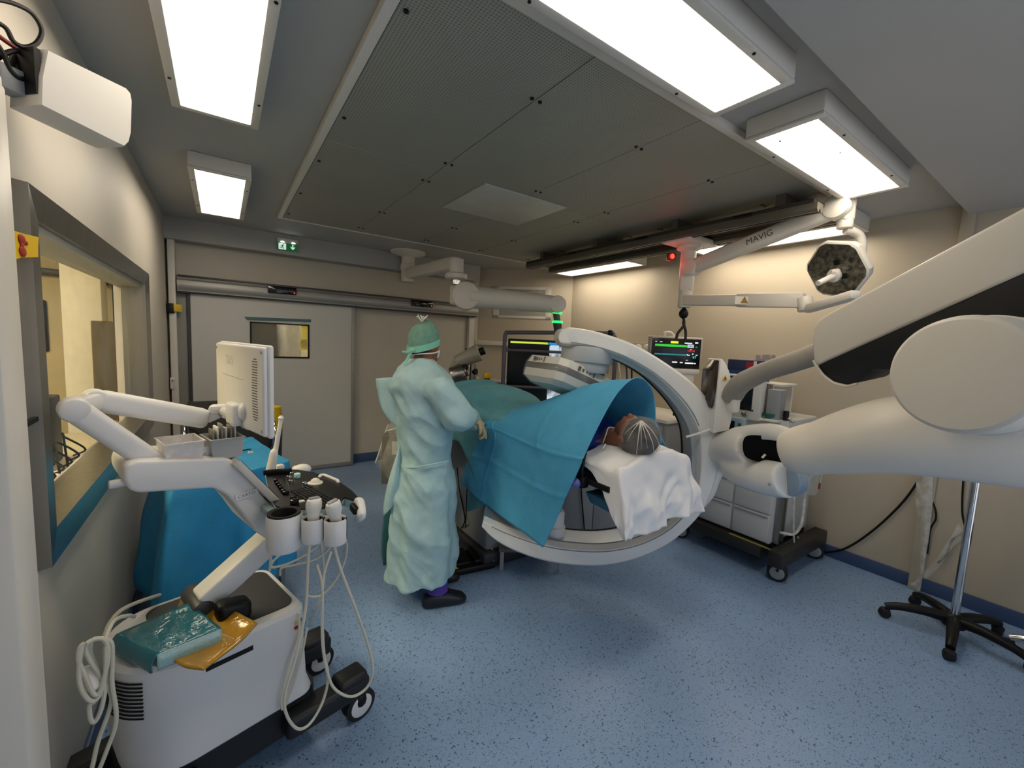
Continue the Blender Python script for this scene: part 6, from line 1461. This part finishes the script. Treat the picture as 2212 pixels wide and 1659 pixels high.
# ---- cabinet with the tilting optical device
def bench():
    c = atH(1035, 860, 4.85); zt = 1.215
    t = thing('cabinet', 'beige cabinet behind the green drape carrying a tilting optical device', 'cabinet', (c.x, c.y, 0))
    BG = mat('beige cabinet', '#8d8069', .5)
    part('body', MB().obox(Vc((c.x, c.y, zt/2)), RH, NH, UZ, (.62, .45, zt), bev=.012), BG, t)
    part('door', MB().obox(Vc((c.x, c.y, zt/2-.05))-NH*.232+RH*.15, RH, NH, UZ, (.29, .016, zt-.2), bev=.004), BG, t); part('door', MB().obox(Vc((c.x, c.y, zt/2-.05))-NH*.232-RH*.15, RH, NH, UZ, (.29, .016, zt-.2), bev=.004), BG, t)
    h = 4.78; d = thing('optical_device', 'grey tilting optical device on a steel post behind the standing person', 'optical device', atH(1015, 850, h))
    GD = mat('device grey', '#a09c90', .4)
    p = atH(1018, 840, h); part('post', MB().cyl((p.x, p.y, zt), atH(1022, 786, h), .032, n=20), STEEL, d)
    part('clamp_knob', MB().cyl(atH(1022, 803, h), atH(1029, 803, h-.02), .035, n=16), BLACK, d)
    a, b = atH(985, 783, h), atH(1036, 761, h); ax = (b-a).normalized()
    hd = part('barrel', MB().cyl(a, b, .075, .10, n=28, bev=.012), GD, d); part('eyepiece', MB().cyl(b, b+ax*.06, .045, n=18), BLACK, hd); part('focus_knob', MB().cyl(atH(1007, 757, h), atH(1008, 753, h), .018, n=12).cyl(a+ax*.12-UZ*.10, a+ax*.12-UZ*.1-NH*.06, .04, n=14), BLACK, hd)
    g = atH(998, 806, h-.04); part('turret', MB().cyl(g-ax*.12-NH*.02, g+ax*.03+NH*.0, .11, n=30, bev=.01).cyl(g+ax*.03, g+ax*.06, .06, n=20), STEEL, d); part('tilt_arm', MB().bar(atH(975, 800, h), atH(990, 778, h), .09, .09, bev=.02), GD, d)
    s = thing('sharps_container', 'black sharps box with a yellow lid on the beige cabinet', 'sharps box', atH(1051, 842, h)); q = atH(1051, 842, h); q.z = zt
    part('box', MB().cyl(q, q+UZ*.07, .032, .035, n=20), BLACK, s); part('lid', MB().cyl(q+UZ*.07, q+UZ*.13, .045, .04, n=20, bev=.006), YELLOW, s)
    s = thing('pump_bottle', 'small white pump bottle standing by the steel post', 'bottle', atH(1029, 842, h)); q = atH(1029, 842, h+.05); q.z = zt
    part('bottle', MB().lathe(q, UZ, [(.03, 0), (.032, .06), (.012, .08), (.012, .09)], 16), WHITE, s); part('pump', MB().tube([q+UZ*.09, q+UZ*.12, q+UZ*.122-RH*.03], .006, n=8), WHITE, s)
    q = atH(1038, 842, h); q.z = zt; solo('carton', MB().obox(q+UZ*.02, RH, NH, UZ, (.05, .06, .04), bev=.003), mat('carton brown', '#7a5a36', .6), 'small brown carton beside the sharps box', 'box')
    for k in range(3):
        q = atH(1066+9*k, 842, h+.02); q.z = zt; solo('supply_pack', MB().obox(q+UZ*.012, RH, NH, UZ, (.05, .06, .024), bev=.004), mat('pack violet', '#4e4a66', .5), 'dark violet supply packs in a row below the low wall vent', 'pack', 'supply packs on the cabinet')
bench()
# ---- plastic-draped pedestal behind the standing person
def pedestal():
    h = 3.15; t = thing('draped_monitor_cart', 'grey trolley under a clear plastic cover behind the standing person', 'trolley', Vc((*atH(905, 1000, h).xy, 0)))
    c = atH(885, 985, h); b = MB().obox(c, RH, NH, UZ, (.36, .26, .38), bev=.015); part('body', b, mat('trolley grey', '#6d675d', .5), t)
    p = Vc((c.x, c.y, 0))+RH*.08; part('post', MB().cyl(p+UZ*.08, c+RH*.08-UZ*.15, .03), GREYP, t); part('foot', MB().obox(p+UZ*.04, RH, NH, UZ, (.34, .4, .06), bev=.015), DGREY, t)
    q = atH(858, 968, h-.14); part('paper_slip', MB().obox(q, RH, NH, UZ, (.075, .003, .10)), PAPER, t)
    G = [[atH(x, y, h-o) for x, y, o in r] for r in ([(838, 918, -.05), (856, 908, .08), (890, 905, .16), (930, 906, .16)], [(832, 935, -.03), (850, 930, .16), (885, 928, .18), (930, 930, .18)], [(822, 965, 0), (842, 966, .18), (880, 968, .19), (930, 970, .19)], [(810, 1000, .02), (834, 1006, .19), (880, 1012, .2), (930, 1012, .2)], [(826, 1022, .03), (842, 1036, .18), (880, 1048, .2), (930, 1050, .2)])]
    D = densify(G, 6, 6)
    for r in D:
        for v in r: v += NH*noise.noise(v*14)*.014
    part('plastic_cover', MB().grid(D), clear('creased plastic', '#dcdad2', .28, .12), t, smooth=70)
    part('cover_fold', MB().tube([atH(838, 918, h+.02), atH(826, 955, h-.02), atH(811, 1000, h-.04)], .005, n=6).tube([atH(838, 930, h-.18), atH(870, 922, h-.19)], .004, n=6), clear('plastic fold', '#f2f1ec', .8, .15), t)
pedestal()
# ---- foot switch and cable under the table
def footswitch():
    c = atZ(1012, 1212, .03); t = thing('foot_switch', 'black foot switch with a steel guard on the floor beside the black clog', 'foot switch', (c.x, c.y, 0))
    ax = (RH*.9+NH*.45).normalized(); ay = Vc((-ax.y, ax.x, 0))
    part('base', MB().obox(Vc((c.x, c.y, .03)), ax, ay, UZ, (.34, .26, .05), bev=.012), BLACK, t)
    for s in (-.08, .08): part('pedal', MB().obox(Vc((c.x, c.y, .075))+ax*s, ax, (ay*.98+UZ*.15), UZ, (.13, .18, .03), bev=.008), BLACK, t)
    part('guard', MB().tube([Vc((c.x, c.y, .03))+ax*.16-ay*.12, Vc((c.x, c.y, .14))+ax*.16-ay*.06, Vc((c.x, c.y, .14))+ax*.16+ay*.1, Vc((c.x, c.y, .03))+ax*.16+ay*.13], .008, n=8), CHROME, t)
    part('mark', MB().obox(Vc((c.x, c.y, .057))-ax*.14-ay*.10, ax, ay, UZ, (.03, .03, .003)), YELLOW, t)
    P = [atX(988, 1010, 1.62), atX(993, 1060, 1.62), atX(1003, 1110, 1.60), atX(1003, 1130, 1.58), atZ(990, 1150, .02)]
    solo('cable', MB().tube(P, .006, n=8), BLACK, 'thin black cable falling from the table edge behind the green gown', 'cable')
footswitch()
# ================================================================ right side: drip stand, stool, hanging cables
def drip_stand():
    b = Vc((3.735, .42, 0)); t = thing('drip_stand', 'chrome drip stand pole on a black five-legged castor base', 'drip stand', b)
    part('pole', MB().cyl(b+UZ*.11, b+UZ*1.25, .021, n=20).cyl(b+UZ*1.2, b+UZ*1.95, .013, n=16), CHROME, t)
    part('hub', MB().lathe(b+UZ*.07, UZ, [(.0, 0), (.055, 0), (.055, .05), (.03, .075), (.022, .08)], 24), BLACK, t)
    for k in range(5):
        a = radians(115+72*k); d = Vc((cos(a), sin(a), 0))
        lg = part('leg', MB().tube([b+UZ*.105, b+d*.12+UZ*.115, b+d*.25+UZ*.10, b+d*.325+UZ*.075], [.035, .030, .025, .022], n=14), BLACK, t)
        c = b+d*.325; w_, h_, f_ = MB(), MB(), MB(); ax = Vc((-sin(a+.4), cos(a+.4), 0))
        w_.lathe(c+UZ*.028-ax*.022, ax, [(.012, 0), (.026, .0), (.028, .006), (.028, .038), (.026, .044), (.012, .044)], 20).ell(c+UZ*.045, (.03, .03, .022), 14, 8)
        part('castor', w_, RUBBER, lg)
    part('hook_bar', MB().tube([b+UZ*1.95+Vc((-.12, 0, .03)), b+UZ*1.94+Vc((-.1, 0, 0)), b+UZ*1.95, b+UZ*1.94+Vc((.1, 0, 0)), b+UZ*1.95+Vc((.12, 0, .03))], .006, n=8), CHROME, t)
    return b
b = drip_stand()
def stool():
    c = atZ(2306, 1446, 0); t = thing('stool', 'black swivel stool with a chrome stem just cut by the right frame edge', 'stool', (c.x, c.y, 0))
    part('seat', MB().lathe(c+UZ*.50, UZ, [(0, 0), (.17, 0), (.2, .02), (.205, .06), (.18, .085), (0, .09)], 40), mat('stool seat', '#101012', .5), t)
    part('stem', MB().cyl(c+UZ*.09, c+UZ*.5, .025), CHROME, t)
    for k in range(5):
        a = radians(100+72*k); d = Vc((cos(a), sin(a), 0)); lg = part('leg', MB().tube([c+UZ*.11, c+d*.13+UZ*.10, c+d*.22+UZ*.07], [.03, .024, .02], n=12), CHROME, t)
        q = c+d*.22; ax = Vc((-d.y, d.x, 0)); part('castor', MB().lathe(q+UZ*.028-ax*.022, ax, [(.01, 0), (.028, 0), (.028, .044), (.01, .044)], 20), RUBBER, lg)
stool()
xw = XR-.03
def wallcab(pts, r, lab, m_=BLACK, x=xw): 
    solo('cable', MB().tube([atX(a, b_, x) for a, b_ in pts], r, n=8), m_, lab, 'cable')
wallcab([(2010, 985), (1996, 1018), (1965, 1066), (1936, 1100), (1893, 1140), (1845, 1175), (1810, 1190), (1768, 1195)], .008, 'black cable sweeping down the right wall to the machine casters')
wallcab([(2006, 985), (2003, 1022), (2002, 1054)], .006, 'short black cable end beside the top of the hanging plastic sleeve')
wallcab([(2014, 1083), (2021, 1103), (2021, 1122), (2010, 1143), (2006, 1170), (2003, 1196)], .006, 'black cable running inside the hanging plastic sleeve')
wallcab([(2081, 985), (2082, 1020), (2079, 1070), (2079, 1110), (2084, 1135)], .006, 'black cable hanging beside the chrome drip pole')
wallcab([(2078, 1152), (2056, 1168), (2048, 1192), (2040, 1204), (2026, 1216)], .006, 'black cable curling from the drip pole into the split sleeve')
G = [[atX(a, b_, xw-.02-o) for a, b_, o in r] for r in ([(1984, 990, 0), (1998, 990, .03), (2015, 990, .01)], [(1978, 1080, 0), (1996, 1080, .03), (2014, 1082, .01)], [(1990, 1150, 0), (1998, 1150, .03), (2008, 1152, .01)], [(1988, 1200, 0), (1994, 1202, .03), (2000, 1204, .01)], [(1983, 1248, 0), (1988, 1250, .03), (1993, 1250, .01)], [(1966, 1262, 0), (1976, 1268, .02), (1986, 1276, .0)])]
solo('plastic_sleeve', MB().grid(densify(G, 6, 5)), clear('milky sleeve', '#dedcd6', .5, .3), 'milky plastic sleeve hanging down the right wall behind the drip stand', 'plastic sleeve', smooth=70)
G = [[atX(a, b_, xw-.025) for a, b_ in r] for r in ([(2070, 1130), (2090, 1160)], [(2050, 1165), (2062, 1178)], [(2020, 1210), (2032, 1220)], [(1992, 1240), (1998, 1252)])]
solo('plastic_sleeve', MB().grid(densify(G, 6, 4)), clear('milky sleeve thin', '#dedcd6', .35, .3), 'narrow plastic strip slanting from the drip pole to the bottom of the wall', 'plastic sleeve', smooth=70)
struct('trim_7', MB().box((XR-.02, .70, 1.4), (.04, .07, 2.8), bev=.006), WALLR)
wallcab([(2083, 470), (2085, 490), (2092, 512), (2090, 530)], .007, 'short brown cable end poking from the top of the right wall', mat('brown lead', '#4a3626', .6), XR-.02)
# ================================================================ light, camera
W = bpy.data.worlds.new('World'); SC.world = W; W.use_nodes = True
bg = W.node_tree.nodes['Background']; bg.inputs[0].default_value = (.80, .88, 1.0, 1); bg.inputs[1].default_value = 1.15
cd = bpy.data.cameras.new('Camera'); co = bpy.data.objects.new('Camera', cd); COL.objects.link(co)
cd.sensor_fit = 'HORIZONTAL'; cd.sensor_width = 36; cd.lens = 36*FPX/2212; cd.clip_start = .02
M = Matrix((AR, AU, -AF)).transposed().to_4x4(); M.translation = CAM; co.matrix_world = M
SC.camera = co
SC.view_settings.view_transform = 'Standard'; SC.view_settings.look = 'None'; SC.view_settings.gamma = 1; SC.view_settings.exposure = 0
SC.cycles.use_denoising = True; SC.cycles.max_bounces = 7; SC.cycles.diffuse_bounces = 4; SC.cycles.glossy_bounces = 3; SC.cycles.use_adaptive_sampling = True; SC.cycles.adaptive_threshold = .10; SC.cycles.transparent_max_bounces = 12
SC.cycles.caustics_reflective = False; SC.cycles.caustics_refractive = False; SC.cycles.sample_clamp_indirect = 6
